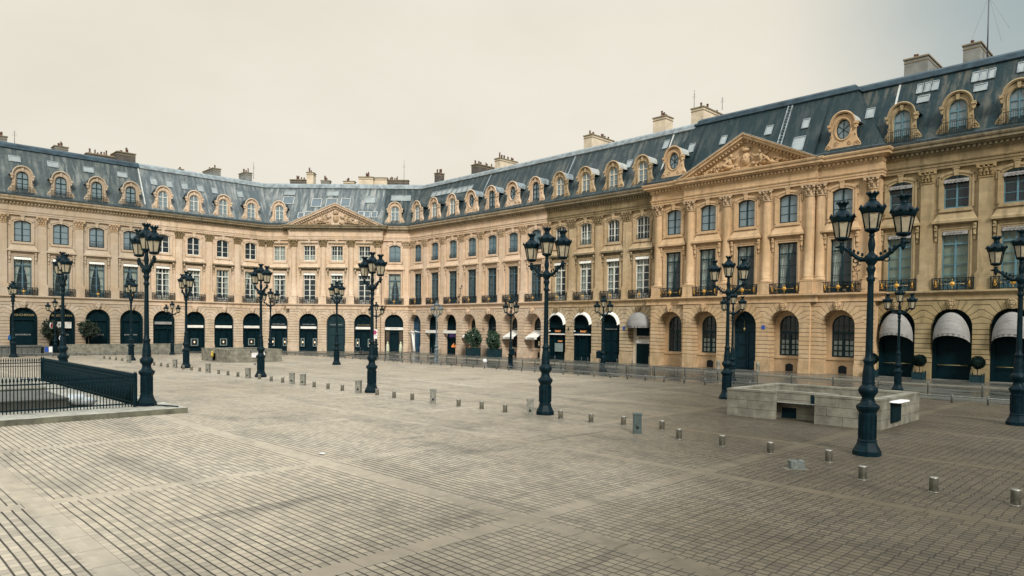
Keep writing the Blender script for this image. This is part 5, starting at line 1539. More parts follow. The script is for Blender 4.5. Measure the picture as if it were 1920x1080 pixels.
# ------------------------------------------------------------------ crowd barriers
def barrier():
    t = empty('crowd_barrier', Matrix.Identity(4), 'x', 'barrier', 'steel crowd barriers on the right-hand pavement')
    f = MB(); w, h = 1.12, 1.08; r = .12
    P = [(-w, 0, .12), (-w, 0, h-r)]+[(-w+r-r*math.cos(PI/2*k/4), 0, h-r+r*math.sin(PI/2*k/4)) for k in range(1, 5)]+[(w-r+r*math.sin(PI/2*k/4), 0, h-r+r*math.cos(PI/2*k/4)) for k in range(0, 5)]+[(w, 0, .12)]
    f.tube(P, .034, 6); f.tube([(-w, 0, .20), (w, 0, .20)], .03, 6)
    inst('frame', f.mesh('frame', STEELB), t)
    b = MB()
    for k in range(1, 20): x = -w+2*w*k/20; b.tube([(x, 0, .2), (x, 0, h)], .02, 4)
    inst('bars', b.mesh('bars', STEELB), t)
    for s in (-1, 1):
        q = MB(); q.tube([(s*(w-.12), -.32, .02), (s*(w-.12), -.28, .05), (s*(w-.12), 0, .2), (s*(w-.12), .28, .05), (s*(w-.12), .32, .02)], .02, 5); inst('foot', q.mesh('foot', STEELB), t)
    return t
b0 = barrier()
XB = [-26.6+(-2.42)*k for k in range(8)]
for i, x in enumerate(XB):
    o = b0 if i == 0 else copy_tree(b0)
    o.location = (x, 52.6-.10*i*1.4, 0); o.rotation_euler = (0, 0, .05*((i*5) % 3-1)+.05)
    o['label'] = 'grey steel crowd barrier, %s from the right end of the line' % ORD[i]

# ------------------------------------------------------------------ stone parapets round the stairs
def blocks(mb, x0, x1, y0, y1, h, rows=3, seed=1):
    """coursed granite wall with open joints and a coping"""
    rnd = random.Random(seed); lx, ly = x1-x0, y1-y0; L_ = max(lx, ly); rh = (h-.10)/rows
    for r in range(rows):
        p = 0.0; off = rnd.uniform(.5, 1.3)
        while p < L_-1e-6:
            q = min(L_, p+(off if p == 0 else rnd.uniform(1.3, 1.9)))
            if L_-q < .3: q = L_
            j = .008
            if lx >= ly: mb.box(x0+p+(j if p > 0 else 0), x0+q-(j if q < L_ else 0), y0, y1, rh*r+j, rh*(r+1)-j)
            else: mb.box(x0, x1, y0+p+(j if p > 0 else 0), y0+q-(j if q < L_ else 0), rh*r+j, rh*(r+1)-j)
            p = q
    mb.box(x0+.03, x1-.03, y0+.03, y1-.03, 0, h-.1, 1)
    mb.box(x0-.02, x1+.02, y0-.02, y1+.02, h-.098, h)
JOINT = simple('dirty_joint', (.06,.06,.05), .95, 0, .2, 3)
def parapet(name, label, x0, x1, y0, y1, h, flip):
    t = empty(name, T(x0, y0, 0), label, 'stone parapet', 'low stone parapets round the stairs'); W, D = x1-x0, y1-y0; th = .42
    a, b = (2.4, 4.4)
    m = MB(); blocks(m, 0, a, 0, th, h, seed=1); blocks(m, b, W, 0, th, h, seed=2)
    blocks(m, W-th, W, th+.03, D, h, seed=3); blocks(m, 0, th, th+.03, D-.03-th, h, seed=4); blocks(m, 0, W-th-.03, D-th, D, h, seed=5)
    inst('wall', m.mesh('wall', [GRANP, JOINT]), t)
    m = MB(); blocks(m, a-.6, b+.6, .95, 1.3, h-.02, 4, 6); inst('inner_wall', m.mesh('inner_wall', [GRANP, JOINT]), t)
    for q_ in ((a+.05, a+.75, .05, .55), (b-.55, b-.02, .75, 1.25)):
        m = MB(); m.box(q_[0], q_[1], .92, .945, q_[2], q_[3]); inst('vent_panel', m.mesh('vent_panel', IRON), t)
    m = MB(); m.quad((th, th, h-.55), (W-th, th, h-.55), (W-th, D-th, h-.55), (th, D-th, h-.55)); inst('slab', m.mesh('slab', GRAN), t)
    return t, W, D
t, W_, D_ = parapet('stone_parapet', 'low pale stone parapet with a gap in front, behind the tallest lamp', -17.45, -10.2, 32.75, 38.4, 1.38, 0)
m = MB(); m.box(W_-.005, W_+.10, 1.3, 2.5, .25, 1.15); inst('notice_box', m.mesh('notice_box', IRON), t)
m = MB(); m.frustum(W_+.12, 1.9, 1.16, 1.22, .30, .75, .26, .70); inst('notice_lid', m.mesh('notice_lid', SIGNW), t)
t, W_, D_ = parapet('stone_parapet', 'low pale stone parapet with a white box on its side, far left of the square', -87.9, -79.6, 33.1, 39.5, 1.5, 0)
m = MB(); m.box(W_-.005, W_+.16, 2.6, 4.2, .55, 1.25); inst('notice_box', m.mesh('notice_box', SIGNW), t)
m = MB(); m.frustum(W_+.12, 3.4, 1.26, 1.36, .24, .98, .18, .92); inst('notice_lid', m.mesh('notice_lid', STEELG), t)
m = MB(); blocks(m, 0, .5, 0, 15.6, 1.45, 3, 9)
top('stone_parapet', m.mesh('stone_parapet', [GRANP, JOINT]), T(-111.6, 23.4, 0), 'long pale stone parapet in front of the left-hand arches', 'stone parapet', 'low stone parapets round the stairs')
m = MB(); m.lathe([(.16, 0), (.16, .3), (.12, .5), (.15, .62), (0, .70)], 0, 0, 10); 
top('fire_hydrant', m.mesh('fire_hydrant', simple('hydrant_yellow', (.5,.36,.05), .5, 0, .2, 5)), T(-84.0, 32.9, .55), 'small yellow cap on the far stone parapet', 'hydrant')

# ------------------------------------------------------------------ iron railing on its kerb
KX, KY = -35.3, 12.65
m = MB()
def kerb_run(x0, x1, y0, y1):
    lx = x1-x0; ly = y1-y0; n = max(1, round(max(lx, ly)/1.55)); j = .004
    for k in range(n):
        if lx > ly: m.box(x0+lx*k/n+j, x0+lx*(k+1)/n-j, y0, y1, 0, .25+.004*((k*7) % 3))
        else: m.box(x0, x1, y0+ly*k/n+j, y0+ly*(k+1)/n-j, 0, .25+.004*((k*7) % 3))
kerb_run(KX-.62, KX, -10, KY); kerb_run(-62, KX-.63, KY-.62, KY)
for q_ in range(len(m.f)):
    if q_ % 6 != 1: m.m[q_] = 1
m.quad((-62, -10, .235), (KX-.62, -10, .235), (KX-.62, KY-.62, .235), (-62, KY-.62, .235))
KERB = simple('kerb_granite', (.30,.29,.24), .6, 0, .35, 2.2, .2); KERBS = simple('kerb_side_dirty', (.10,.10,.07), .8, 0, .5, 1.6, .2)
top('kerb', m.mesh('kerb', [KERB, KERBS]), None, None, None, kind='structure')
def railing(p0, p1, label):
    A, B = Vector(p0), Vector(p1); l = (B-A).length; ang = math.atan2((B-A).y, (B-A).x)
    t = empty('iron_railing', T(A.x, A.y, .24) @ RZ(ang), label, 'railing', 'dark iron railings on the kerb')
    r = MB(); 
    for z in (.18, .24): pass
    r.box(0, l, -.03, .03, .14, .20); r.box(0, l, -.03, .03, 1.28, 1.34); r.box(0, l, -.025, .025, 1.06, 1.10)
    inst('rails', r.mesh('rails', IRON), t)
    b = MB(); n = int(l/.135)
    for k in range(n+1):
        x = l*k/n; b.tube([(x, 0, .02), (x, 0, 1.44)], .023, 5)
        b.lathe([(.023, 1.42), (.044, 1.47), (.038, 1.53), (.004, 1.66)], x, 0, 6)
    inst('bars', b.mesh('bars', IRON), t)
    for x in (0, l):
        q = MB(); q.box(x-.05, x+.05, -.05, .05, 0, 1.5); q.lathe([(.05, 1.5), (.075, 1.56), (.05, 1.64), (.0, 1.76)], x, 0, 8); inst('post', q.mesh('post', IRON), t)
    return t
railing((-37.35, -3.0), (-37.35, 10.85), 'dark iron railing with spear tops along the near kerb, bars standing well apart')
railing((-37.45, 10.95), (-57.8, 10.95), 'dark iron railing running away from the kerb lamp, its bars merging into a wall')
railing((-57.9, 10.85), (-57.9, -6.0), 'far dark iron railing with spear tops closing the enclosure at the left edge')
m = MB(); m.box(-.01, .01, 0, 0, 0, 0)
def bed(x0, x1, y0, y1, h, mt, name, label):
    q = MB(); q.box(x0, x1, y0, y1, .2, .25+h); q.box(x0-.05, x1+.05, y0-.05, y1+.05, .25+h, .32+h); top(name, q.mesh(name, mt), None, label, 'plinth')
bed(-44.0, -38.6, -6, 8.3, .42, simple('dark_plinth', (.075,.075,.062), .85, 0, .3, 2, .2), 'stone_plinth', 'low dark stone plinth just inside the near iron railing')
bed(-56.5, -47.0, -8, 9.0, .34, GRANP, 'stone_step', 'pale stone step of the monument base inside the iron railing')
q = MB(); q.blob((0, 0, .28), (.42, .6, .30), 10, 7, jit=.12); q.blob((.25, .45, .2), (.3, .4, .22), 9, 6, jit=.12)
top('plastic_sheet', q.mesh('plastic_sheet', simple('pale_sheet', (.33,.36,.36), .4, 0, .2, 3)), T(-39.6, 8.85, .25), 'crumpled pale sheet lying inside the railing corner', 'sheet')
q = MB(); q.tube([(-37.5, 11.3, .29), (-36.8, 11.9, .29), (-35.75, 12.35, .29)], .035, 5)
top('ground_bar', q.mesh('ground_bar', IRON), None, 'thin dark bar on the kerb at the foot of the large lamp', 'bar')

# ------------------------------------------------------------------ planters and trees
def ball_fix(p, hollow):
    """clipped ball: leaves sit on the shell"""
    if hollow > .7:
        p.normalize(); p *= random.uniform(.84, 1.03)
    return False
def leaf_crown(n, shape, size, seed, hollow=.35):
    rnd = random.Random(seed); mb = MB(); k = 0
    cl = [(rnd.gauss(0, 1), rnd.gauss(0, 1), rnd.gauss(0, 1)) for _ in range(26)]
    cl = [Vector(c).normalized()*rnd.uniform(.45, .92) for c in cl]
    while k < n:
        c = rnd.choice(cl)
        p = Vector((c.x+rnd.gauss(0, .17), c.y+rnd.gauss(0, .17), c.z+rnd.gauss(0, .17)))
        if ball_fix(p, hollow): continue
        if p.length > 1.12 or p.length < hollow: continue
        q = Vector((p.x*shape[0], p.y*shape[1], p.z*shape[2]))
        u = Vector((rnd.gauss(0,1), rnd.gauss(0,1), rnd.gauss(0,1))).normalized(); v = u.cross(Vector((rnd.gauss(0,1), rnd.gauss(0,1), rnd.gauss(0,1)))).normalized()
        s = size*rnd.uniform(.6, 1.3); a, b = u*s, v*s*.5
        mb.quad(q-a, q-b, q+a, q+b); k += 1
    return mb
def potted_tree(name, x, y, z, label, group, shape, trunk, box, leaf, n, size, seed, ball=False):
    t = empty(name, T(x, y, z), label, 'potted tree', group)
    b = MB(); w, h = box
    b.box(-w, w, -w, w, .08, h); 
    for sx in (-1, 1):
        for sy in (-1, 1):
            b.box(sx*w-.05, sx*w+.05, sy*w-.05, sy*w+.05, 0, h+.08); b.blob((sx*w, sy*w, h+.12), .06, 6, 4)
    b.box(-w-.02, w+.02, -w-.02, w+.02, h-.08, h); 
    inst('planter', b.mesh('planter', TEALD), t)
    k = MB(); k.tube([(0, 0, h-.1), (.03, .02, h+trunk*.5), (-.02, 0, h+trunk), (.05, .03, h+trunk+shape[2]*.8)], [.07, .06, .055, .02], 6)
    for a in range(5): k.tube([(0, 0, h+trunk), (shape[0]*.6*math.cos(a*1.3), shape[1]*.6*math.sin(a*1.3), h+trunk+shape[2]*(.6+.15*a))], [.04, .012], 4)
    inst('trunk', k.mesh('trunk', BARK), t)
    c = leaf_crown(n, shape, size, seed, .75 if ball else .35)
    if ball: c.blob((0, 0, 0), tuple(q*.86 for q in shape), 16, 10, jit=.05)
    inst('crown', c.mesh('crown', leaf), t, T(0, 0, h+trunk+shape[2]*.85))
tg = 'clipped trees in boxes'
potted_tree('potted_tree', -79.0, 69.9, 0, 'round leafy tree in a dark box left of the deep blue door', tg, (1.25, 1.2, 1.5), .3, (.75, 1.25), LEAF, 2600, .16, 1)
potted_tree('potted_tree', -74.3, 69.9, 0, 'round leafy tree in a dark box right of the deep blue door', tg, (1.3, 1.25, 1.55), .3, (.75, 1.25), LEAF, 2600, .16, 2)
tb = 'ball-clipped shrubs in boxes'
for i, (x, l) in enumerate(((-22.75, 'dark ball shrub in a box partly behind the tallest lamp'), (-18.75, 'dark ball shrub in a box between the first and second domed awnings'), (-14.3, 'dark ball shrub in a box between the second and third domed awnings'))):
    potted_tree('ball_shrub', x, 70.2, 0, l, tb, (.56, .56, .54), .62, (.42, .72), LEAFD, 2600, .075, 10+i, True)
potted_tree('olive_tree', -113.2, 22.2, 0, 'bushy grey-green tree between the first and second black arches', 'trees before the left-hand arches', (1.1, 1.25, 1.45), 1.0, (.8, 1.1), LEAFO, 1500, .17, 21)
potted_tree('olive_tree', -113.2, 26.9, 0, 'bushy grey-green tree between the second and third black arches', 'trees before the left-hand arches', (1.1, 1.35, 1.35), 1.5, (.8, .9), LEAFO, 1500, .17, 22)
# bare climbing sprays on the balconies
def spray(x, y, h, w, label, seed):
    rnd = random.Random(seed)
    t = empty('balcony_plant', T(x, y, 8.14), label, 'plant', 'sparse plants on the first-floor balconies')
    k = MB(); c = MB()
    k.lathe([(.16, 0), (.2, .3), (.17, .3)], 0, 0, 8)
    main = [(0, 0, .2)]
    for i in range(6): main.append((main[-1][0]+rnd.uniform(-.1, .16)*w, 0, .2+(h-.2)*(i+1)/6))
    k.tube(main, [.03-.003*i for i in range(7)], 5)
    for i in range(22):
        p = Vector(main[rnd.randrange(0, 7)]); d = Vector((rnd.uniform(-1, 1), rnd.uniform(-.5, .5), rnd.uniform(-.1, .8)))*w*.5
        k.tube([p, p+d*.6, p+d], [.014, .01, .006], 4)
        for j in range(9):
            q = p+d*rnd.uniform(.4, 1.1); u = Vector((rnd.gauss(0,1), rnd.gauss(0,1), rnd.gauss(0,1))).normalized()*.085; v = u.cross(Vector((rnd.gauss(0,1), rnd.gauss(0,1), rnd.gauss(0,1)))).normalized()*.04
            c.quad(q-u, q-v, q+u, q+v)
    inst('stems', k.mesh('stems', BARK), t); inst('leaves', c.mesh('leaves', LEAFD), t)
spray(-47.6, 71.35, 2.6, 1.0, 'tall sparse plant on the balcony at the left end of the palace front', 3)
spray(-24.0, 70.0, 2.8, 1.1, 'tall sparse plant on the balcony behind the tallest lamp', 4)
spray(-84.1, 71.3, 2.6, .8, 'thin climbing plant on a balcony above the amber shop window', 5)
spray(-65.4, 71.3, 2.6, .9, 'thin climbing plant behind the lamp in the middle of the square', 6)
for k in range(5): spray(-25.3+.35*k, 70.0, .9, .5, 'low bushy sprigs along the balcony behind the tallest lamp', 30+k) if k < 1 else None

# ------------------------------------------------------------------ signs
def round_sign(name, x, y, z, rz, r, face, inner, bar, label, plate=False):
    t = empty(name, T(x, y, z) @ RZ(rz), label, 'traffic sign', 'traffic signs on lamps')
    q = MB(); n = 20
    def disc(rr, yy): q0 = MB(); q0.poly([(rr*math.cos(2*PI*k/n), yy, rr*math.sin(2*PI*k/n)) for k in range(n)]); return q0
    if plate:
        q.box(-.38, .38, -.02, .0, -.42, .42); inst('plate', q.mesh('plate', SIGNW), t)
        q = MB(); q.box(-.36, .36, -.02, .0, -.85, -.48); inst('lower_plate', q.mesh('lower_plate', SIGNW), t)
    q = MB(); q.poly([(r*math.cos(2*PI*k/n), -.03, r*math.sin(2*PI*k/n)) for k in range(n)]); q.poly([(r*math.cos(2*PI*k/n), .03, r*math.sin(2*PI*k/n)) for k in range(n)])
    q.ring([(r*math.cos(2*PI*k/n), -.03, r*math.sin(2*PI*k/n)) for k in range(n+1)], [(r*math.cos(2*PI*k/n), .03, r*math.sin(2*PI*k/n)) for k in range(n+1)])
    inst('disc', q.mesh('disc', face), t)
    q = disc(r*.74, -.036); inst('disc_face', q.mesh('disc_face', inner), t)
    if bar:
        q = MB(); c = math.cos(PI/4)*r*.8
        q.prism([(-c-.04, c-.04), (-c+.04, c+.04), (c+.04, -c+.04), (c-.04, -c-.04)], .012, o=-.05); inst('slash', q.mesh('slash', bar), t)
round_sign('no_parking_sign', -80.66, 53.42, 3.55, PI/4, .31, SIGNR, simple('sign_purple', (.10,.045,.20), .5, 0, .05, 2), SIGNR, 'round no-parking sign on a white plate fixed to a lamp at the far corner', True)
round_sign('no_entry_sign', -111.75, 22.1, 4.0, PI/2+1.0, .42, SIGNW, SIGNR, None, 'red and white round sign on the lamp before the second black arch')
round_sign('direction_sign', -111.75, 23.3, 2.3, PI/2-.9, .38, SIGNW, SIGNB, None, 'blue round sign low on the lamp before the second black arch')
round_sign('direction_sign', -105.75, 16.5, 2.45, PI/2+.95, .36, SIGNB, simple('sign_cyan', (.03,.22,.42), .5, 0, .1, 2), None, 'blue round sign on the lamp at the left edge')
mb = MB(); mb.box(-.05, .05, -.5, .5, .3, 1.25); mb.box(.05, .06, -.42, .0, .45, 1.1, 1); mb.box(.05, .06, .05, .45, .4, 1.15, 2)
for s in (-.4, .4): mb.box(-.04, .04, s-.04, s+.04, 0, .3)
top('notice_panel', mb.mesh('notice_panel', [STEELG, SIGNB, SIGNW]), T(-111.0, 21.6, 0), 'small blue and white notice panel near the bushy tree', 'notice panel')
q = MB(); q.box(-.3, .3, -2.4, 2.4, 1.15, 1.35)
for k in range(7): q.box(-.25, .25, -2.2+.73*k-.04, -2.2+.73*k+.04, 0, 1.15)
q.box(.05, .1, -2.3, 2.3, .15, 1.15)
top('site_hoarding', q.mesh('site_hoarding', STEELG), T(-112.3, 18.7, 0), 'grey site barrier in front of the first black arch', 'barrier')

# litter on the paving
rnd = random.Random(5)
for i, (x, y, l) in enumerate(((-21.1, 11.9, 'torn scrap of white paper on the paving left of centre'), (-10.4, 23.95, 'tiny white scrap just right of the fifth small steel bollard from the right'))):
    q = MB(); s = .16 if i == 0 else .05
    P = [(rnd.uniform(.6, 1.3)*s*math.cos(2*PI*k/7), rnd.uniform(.6, 1.3)*s*.6*math.sin(2*PI*k/7), .014+rnd.uniform(0, .02)) for k in range(7)]
    q.poly(P); top('paper_scrap', q.mesh('paper_scrap', SIGNW), T(x, y, 0), l, 'litter')
q = MB(); q.blob((0, 0, .28), .28, 12, 8); top('white_ball', q.mesh('white_ball', SIGNW), T(-62.8, 57.5, 0), 'white round ball lying on the wet carriageway before the sloping awnings', 'ball')
def pigeon(x, y, a, l):
    q = MB(); q.blob((0, 0, .13), (.15, .07, .075), 9, 6); q.blob((.14, 0, .21), (.045, .04, .045), 8, 5); q.tube([(.08, 0, .16), (.13, 0, .20)], [.05, .035], 6)
    q.tube([(-.10, 0, .13), (-.26, 0, .10)], [.05, .025], 5); q.tube([(.18, 0, .205), (.21, 0, .20)], [.012, .003], 4)
    for s in (-1, 1): q.tube([(0, s*.03, .08), (.01, s*.03, 0)], .008, 4)
    top('pigeon', q.mesh('pigeon', simple('pigeon_grey', (.05,.055,.06), .7, 0, .3, 20)), T(x, y, 0) @ RZ(a), l, 'bird')
pigeon(-73.5, 33.4, .5, 'dark pigeon standing right of the far stone parapet')

# ------------------------------------------------------------------ ground
def paving():
    m, nt, b = mat('granite_setts')
    gp = N(nt, 'ShaderNodeNewGeometry').outputs['Position']
    wob = N(nt, 'ShaderNodeTexNoise'); wob.inputs['Scale'].default_value = .9; wob.inputs['Detail'].default_value = 3; L(nt, gp, wob.inputs['Vector'])
    wv = N(nt, 'ShaderNodeVectorMath', operation='MULTIPLY_ADD'); L(nt, wob.outputs['Color'], wv.inputs[0]); wv.inputs[1].default_value = (.035, .03, 0); L(nt, gp, wv.inputs[2])
    s = N(nt, 'ShaderNodeSeparateXYZ'); L(nt, wv.outputs[0], s.inputs[0]); X, Y = s.outputs[0], s.outputs[1]
    def joint(v, pitch, off, w):
        f = math_(nt, 'FRACT', math_(nt, 'ADD', math_(nt, 'DIVIDE', v, pitch), off))
        d = math_(nt, 'MULTIPLY', math_(nt, 'SUBTRACT', .5, math_(nt, 'ABSOLUTE', math_(nt, 'SUBTRACT', f, .5))), pitch)
        r = N(nt, 'ShaderNodeMapRange'); L(nt, d, r.inputs[0]); r.inputs[1].default_value = w*.35; r.inputs[2].default_value = w; r.inputs[3].default_value = 1; r.inputs[4].default_value = 0
        return r.outputs[0], math_(nt, 'FLOOR', math_(nt, 'ADD', math_(nt, 'DIVIDE', v, pitch), off))
    PY, PX = .1905, .245
    jy, iy = joint(Y, PY, 400.0, .027)
    wn0 = N(nt, 'ShaderNodeTexWhiteNoise', noise_dimensions='1D'); L(nt, iy, wn0.inputs['W'])
    xs = math_(nt, 'ADD', X, math_(nt, 'MULTIPLY', wn0.outputs['Value'], .05))
    jx, ix = joint(xs, PX, 400.0, .022)
    # broad slab bands, both ways
    def band(v, pitch, c, hw):
        f = math_(nt, 'FRACT', math_(nt, 'ADD', math_(nt, 'DIVIDE', math_(nt, 'SUBTRACT', v, c), pitch), 100.5))
        d = math_(nt, 'MULTIPLY', math_(nt, 'ABSOLUTE', math_(nt, 'SUBTRACT', f, .5)), pitch)
        return math_(nt, 'LESS_THAN', d, hw), d
    ba, da = band(Y, 7.67, 3.58, .24); bb_, db = band(X, 8.75, -10.85, .25)
    bd = math_(nt, 'MAXIMUM', ba, bb_)
    ea = math_(nt, 'MULTIPLY', math_(nt, 'LESS_THAN', math_(nt, 'ABSOLUTE', math_(nt, 'SUBTRACT', da, .24)), .012), 1.0)
    slj, _ = joint(X, 1.12, 400.3, .012); slk, _ = joint(Y, 1.18, 400.2, .012)
    inb = math_(nt, 'MAXIMUM', math_(nt, 'MULTIPLY', math_(nt, 'MULTIPLY', slj, ba), math_(nt, 'SUBTRACT', 1.0, bb_)), math_(nt, 'MULTIPLY', slk, bb_))
    big = noise(nt, gp, .055, 5, .6, .3); mid = noise(nt, mapping(nt, gp, (.5, 1.6, 1), rot=(0, 0, .12)), .35, 5, .6, .5); fine = noise(nt, gp, 2.2, 5, .65)
    # joints read strongest where they are open and dirty
    op = math_(nt, 'MAXIMUM', ramp(nt, noise(nt, gp, .13, 4, .6, .2), [(.36, .55), (.62, 1.)]), 0.72)
    gx = ramp(nt, noise(nt, mapping(nt, gp, (1, 1, 1), loc=(7, 3, 0)), .10, 3, .6), [(.36, .6), (.64, 1.)])
    rt = N(nt, 'ShaderNodeMapRange'); L(nt, math_(nt, 'ADD', X, math_(nt, 'MULTIPLY', Y, .25)), rt.inputs[0]); rt.inputs[1].default_value = -16; rt.inputs[2].default_value = -7; rt.inputs[3].default_value = .32; rt.inputs[4].default_value = 1.0
    jxx = math_(nt, 'MULTIPLY', math_(nt, 'MULTIPLY', jx, gx), rt.outputs[0])
    grid = math_(nt, 'MULTIPLY', math_(nt, 'MAXIMUM', jy, jxx), math_(nt, 'SUBTRACT', 1.0, bd))
    j = math_(nt, 'MAXIMUM', math_(nt, 'MULTIPLY', grid, op), math_(nt, 'MULTIPLY', inb, .75))
    cbx = N(nt, 'ShaderNodeCombineXYZ'); L(nt, ix, cbx.inputs[0]); L(nt, iy, cbx.inputs[1])
    wn = N(nt, 'ShaderNodeTexWhiteNoise'); L(nt, cbx.outputs[0], wn.inputs['Vector'])
    slot = N(nt, 'ShaderNodeCombineXYZ'); L(nt, math_(nt, 'FLOOR', math_(nt, 'DIVIDE', X, 1.12)), slot.inputs[0]); L(nt, math_(nt, 'FLOOR', math_(nt, 'DIVIDE', Y, 1.18)), slot.inputs[1])
    wn2 = N(nt, 'ShaderNodeTexWhiteNoise'); L(nt, slot.outputs[0], wn2.inputs['Vector'])
    sett = mixc(nt, wn.outputs['Value'], (.41,.348,.255), (.50,.43,.322))
    slab = mixc(nt, wn2.outputs['Value'], (.28,.238,.176), (.345,.292,.218))
    bd = math_(nt, 'MULTIPLY', bd, ramp(nt, noise(nt, mapping(nt, gp, (1, 1, 1), loc=(31, 5, 0)), .12, 4, .6), [(.40, .15), (.58, .9)]))
    c0 = mixc(nt, bd, sett, slab)
    c0 = mixc(nt, math_(nt, 'MULTIPLY', ramp(nt, mid, [(.48, 0.), (.72, 1.)]), .58), c0, (.115,.11,.092))
    c0 = mixc(nt, math_(nt, 'MULTIPLY', ramp(nt, fine, [(.5, 0.), (.78, 1.)]), .35), c0, (.15,.14,.112))
    cur = ramp(nt, noise(nt, mapping(nt, gp, (1.5, .16, 1), rot=(0, 0, -.35)), .8, 5, .6, .7), [(.60, 0.), (.70, 1.)])
    c0 = mixc(nt, math_(nt, 'MULTIPLY', cur, .55), c0, (.10,.095,.08))      # old tyre tracks
    lg = ramp(nt, noise(nt, mapping(nt, gp, (.35, 1.2, 1), loc=(3, 9, 0)), .16, 4, .55, .6), [(.52, 0.), (.66, 1.)])
    c0 = mixc(nt, math_(nt, 'MULTIPLY', lg, .45), c0, (.47,.415,.33))
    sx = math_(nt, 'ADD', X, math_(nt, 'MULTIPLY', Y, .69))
    damp_dim = N(nt, 'ShaderNodeMapRange', interpolation_type='SMOOTHSTEP'); L(nt, math_(nt, 'ADD', sx, math_(nt, 'MULTIPLY', math_(nt, 'SUBTRACT', noise(nt, gp, .09, 5, .6), .5), 22)), damp_dim.inputs[0]); damp_dim.inputs[1].default_value = -15; damp_dim.inputs[2].default_value = 7; damp_dim.inputs[3].default_value = 0; damp_dim.inputs[4].default_value = .82
    c0 = mixc(nt, damp_dim.outputs[0], c0, (.044,.036,.021))      # damp stone, with the dimmer right-hand light painted into the colour
    c0 = mixc(nt, math_(nt, 'MULTIPLY', math_(nt, 'MULTIPLY', wn.outputs['Value'], math_(nt, 'SUBTRACT', 1.0, bd)), .7), c0, mixc(nt, .62, c0, (.015,.015,.013)), 'MIX')
    c1 = mixc(nt, math_(nt, 'MULTIPLY', j, .93), c0, (.011,.013,.014))
    L(nt, c1, b.inputs['Base Color'])
    wet = ramp(nt, big, [(.40, .26), (.60, .50)])
    rr = math_(nt, 'ADD', wet, math_(nt, 'MULTIPLY', mid, .14)); rr = math_(nt, 'ADD', rr, math_(nt, 'MULTIPLY', j, .3))
    L(nt, rr, b.inputs['Roughness']); spc = N(nt, 'ShaderNodeMapRange'); L(nt, damp_dim.outputs[0], spc.inputs[0]); spc.inputs[1].default_value = 0; spc.inputs[2].default_value = .8; spc.inputs[3].default_value = .36; spc.inputs[4].default_value = .07; L(nt, math_(nt, 'MULTIPLY', spc.outputs[0], math_(nt, 'SUBTRACT', 1.0, math_(nt, 'MULTIPLY', j, .9))), b.inputs['Specular IOR Level'])
    h = math_(nt, 'ADD', math_(nt, 'MULTIPLY', math_(nt, 'SUBTRACT', 1.0, j), 1.0), math_(nt, 'MULTIPLY', fine, .5))
    bump(nt, b, h, .5, .012)
    return m
def wetroad(name, col, r0, r1, slab=0):
    m, nt, b = mat(name)
    gp = N(nt, 'ShaderNodeNewGeometry').outputs['Position']
    f = noise(nt, mapping(nt, gp, (.3, 1, 1)), .5, 5, .6, .4); f2 = noise(nt, gp, 3, 5, .6)
    c = mixc(nt, ramp(nt, f, [(.38, 0.), (.66, 1.)]), tuple(x*.72 for x in col), tuple(x*1.25 for x in col))
    c = mixc(nt, math_(nt, 'MULTIPLY', ramp(nt, f2, [(.45, 0.), (.8, 1.)]), .4), c, tuple(x*.5 for x in col))
    L(nt, c, b.inputs['Base Color']); L(nt, ramp(nt, f, [(.4, r0), (.62, r1)]), b.inputs['Roughness'])
    bump(nt, b, f2, .15, .01); return m
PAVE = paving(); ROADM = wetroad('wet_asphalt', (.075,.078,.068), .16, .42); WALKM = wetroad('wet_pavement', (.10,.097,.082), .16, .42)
KERBL = simple('pale_kerb', (.18,.18,.15), .5, 0, .2, 1.2)
def sheet(name, pts, z, m): q = MB(); q.poly([(x, y, z) for x, y in pts]); return top(name, q.mesh(name, m), None, None, None, kind='structure')
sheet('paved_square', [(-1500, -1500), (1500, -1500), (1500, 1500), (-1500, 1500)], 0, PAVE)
sheet('road_right', [(-91, 50.9), (20, 50.9), (20, 63.4), (-96, 63.4)], .004, ROADM)
def slab(name, pts, h, m):
    q = MB(); q.prism(pts, h, axis='z', o=0.0); return top(name, q.mesh(name, m), None, None, None, kind='structure')
wl1 = [(-97.0, 63.6), (20, 63.6), (20, 72.5), (-97.2, 72.5)]
slab('pavement_right', [(-90.5, 64.9), (20, 64.9), (20, 73), (-98, 73), (-99.5, 73)], .10, WALKM)
slab('kerb_strip_right', [(-90.4, 64.6), (20, 64.6), (20, 64.88), (-90.5, 64.88)], .112, KERBL)
slab('pavement_far', [(-107.6, 47.2), (-90.52, 64.3), (-90.52, 64.86), (-99.6, 74), (-116.5, 57.2), (-116.5, 56)], .10, WALKM)
slab('pavement_left', [(-108.2, -5), (-107.62, 47.1), (-117, 56.4), (-117, -5)], .10, WALKM)
sheet('road_far', [(-104.5, 44), (-92, 51), (-90.7, 64), (-107.4, 47)], .004, ROADM)

# ------------------------------------------------------------------ the fourth side of the square, outside the frame to the right
G = empty('town_house', T(43.9, 0, 0), 'stone houses closing the square on the right, outside the frame', 'building')
gp_ = [(-.9, 71.81), (26.3, 71.81), (43.9, 54.2), (43.9, -30.0)]
gi = G.matrix_world.inverted()
sweep(gp_, [(.58, 0), (.58, 7.3), (0, 7.35), (0, 19.02)], [ST_F], 'wall', G, inv=gi, cap=(False, False))
sweep(gp_, BAND, [ST_F], 'string_course', G, inv=gi, cap=(False, False)); sweep(gp_, ENT, [ST_F], 'entablature', G, inv=gi, cap=(False, False))
sweep(gp_, ROOFP, [SL_F], 'roof', G, inv=gi, cap=(False, False)); sweep(gp_, RIDGE, [ZINC_D], 'roof_ridge', G, inv=gi, cap=(False, False))

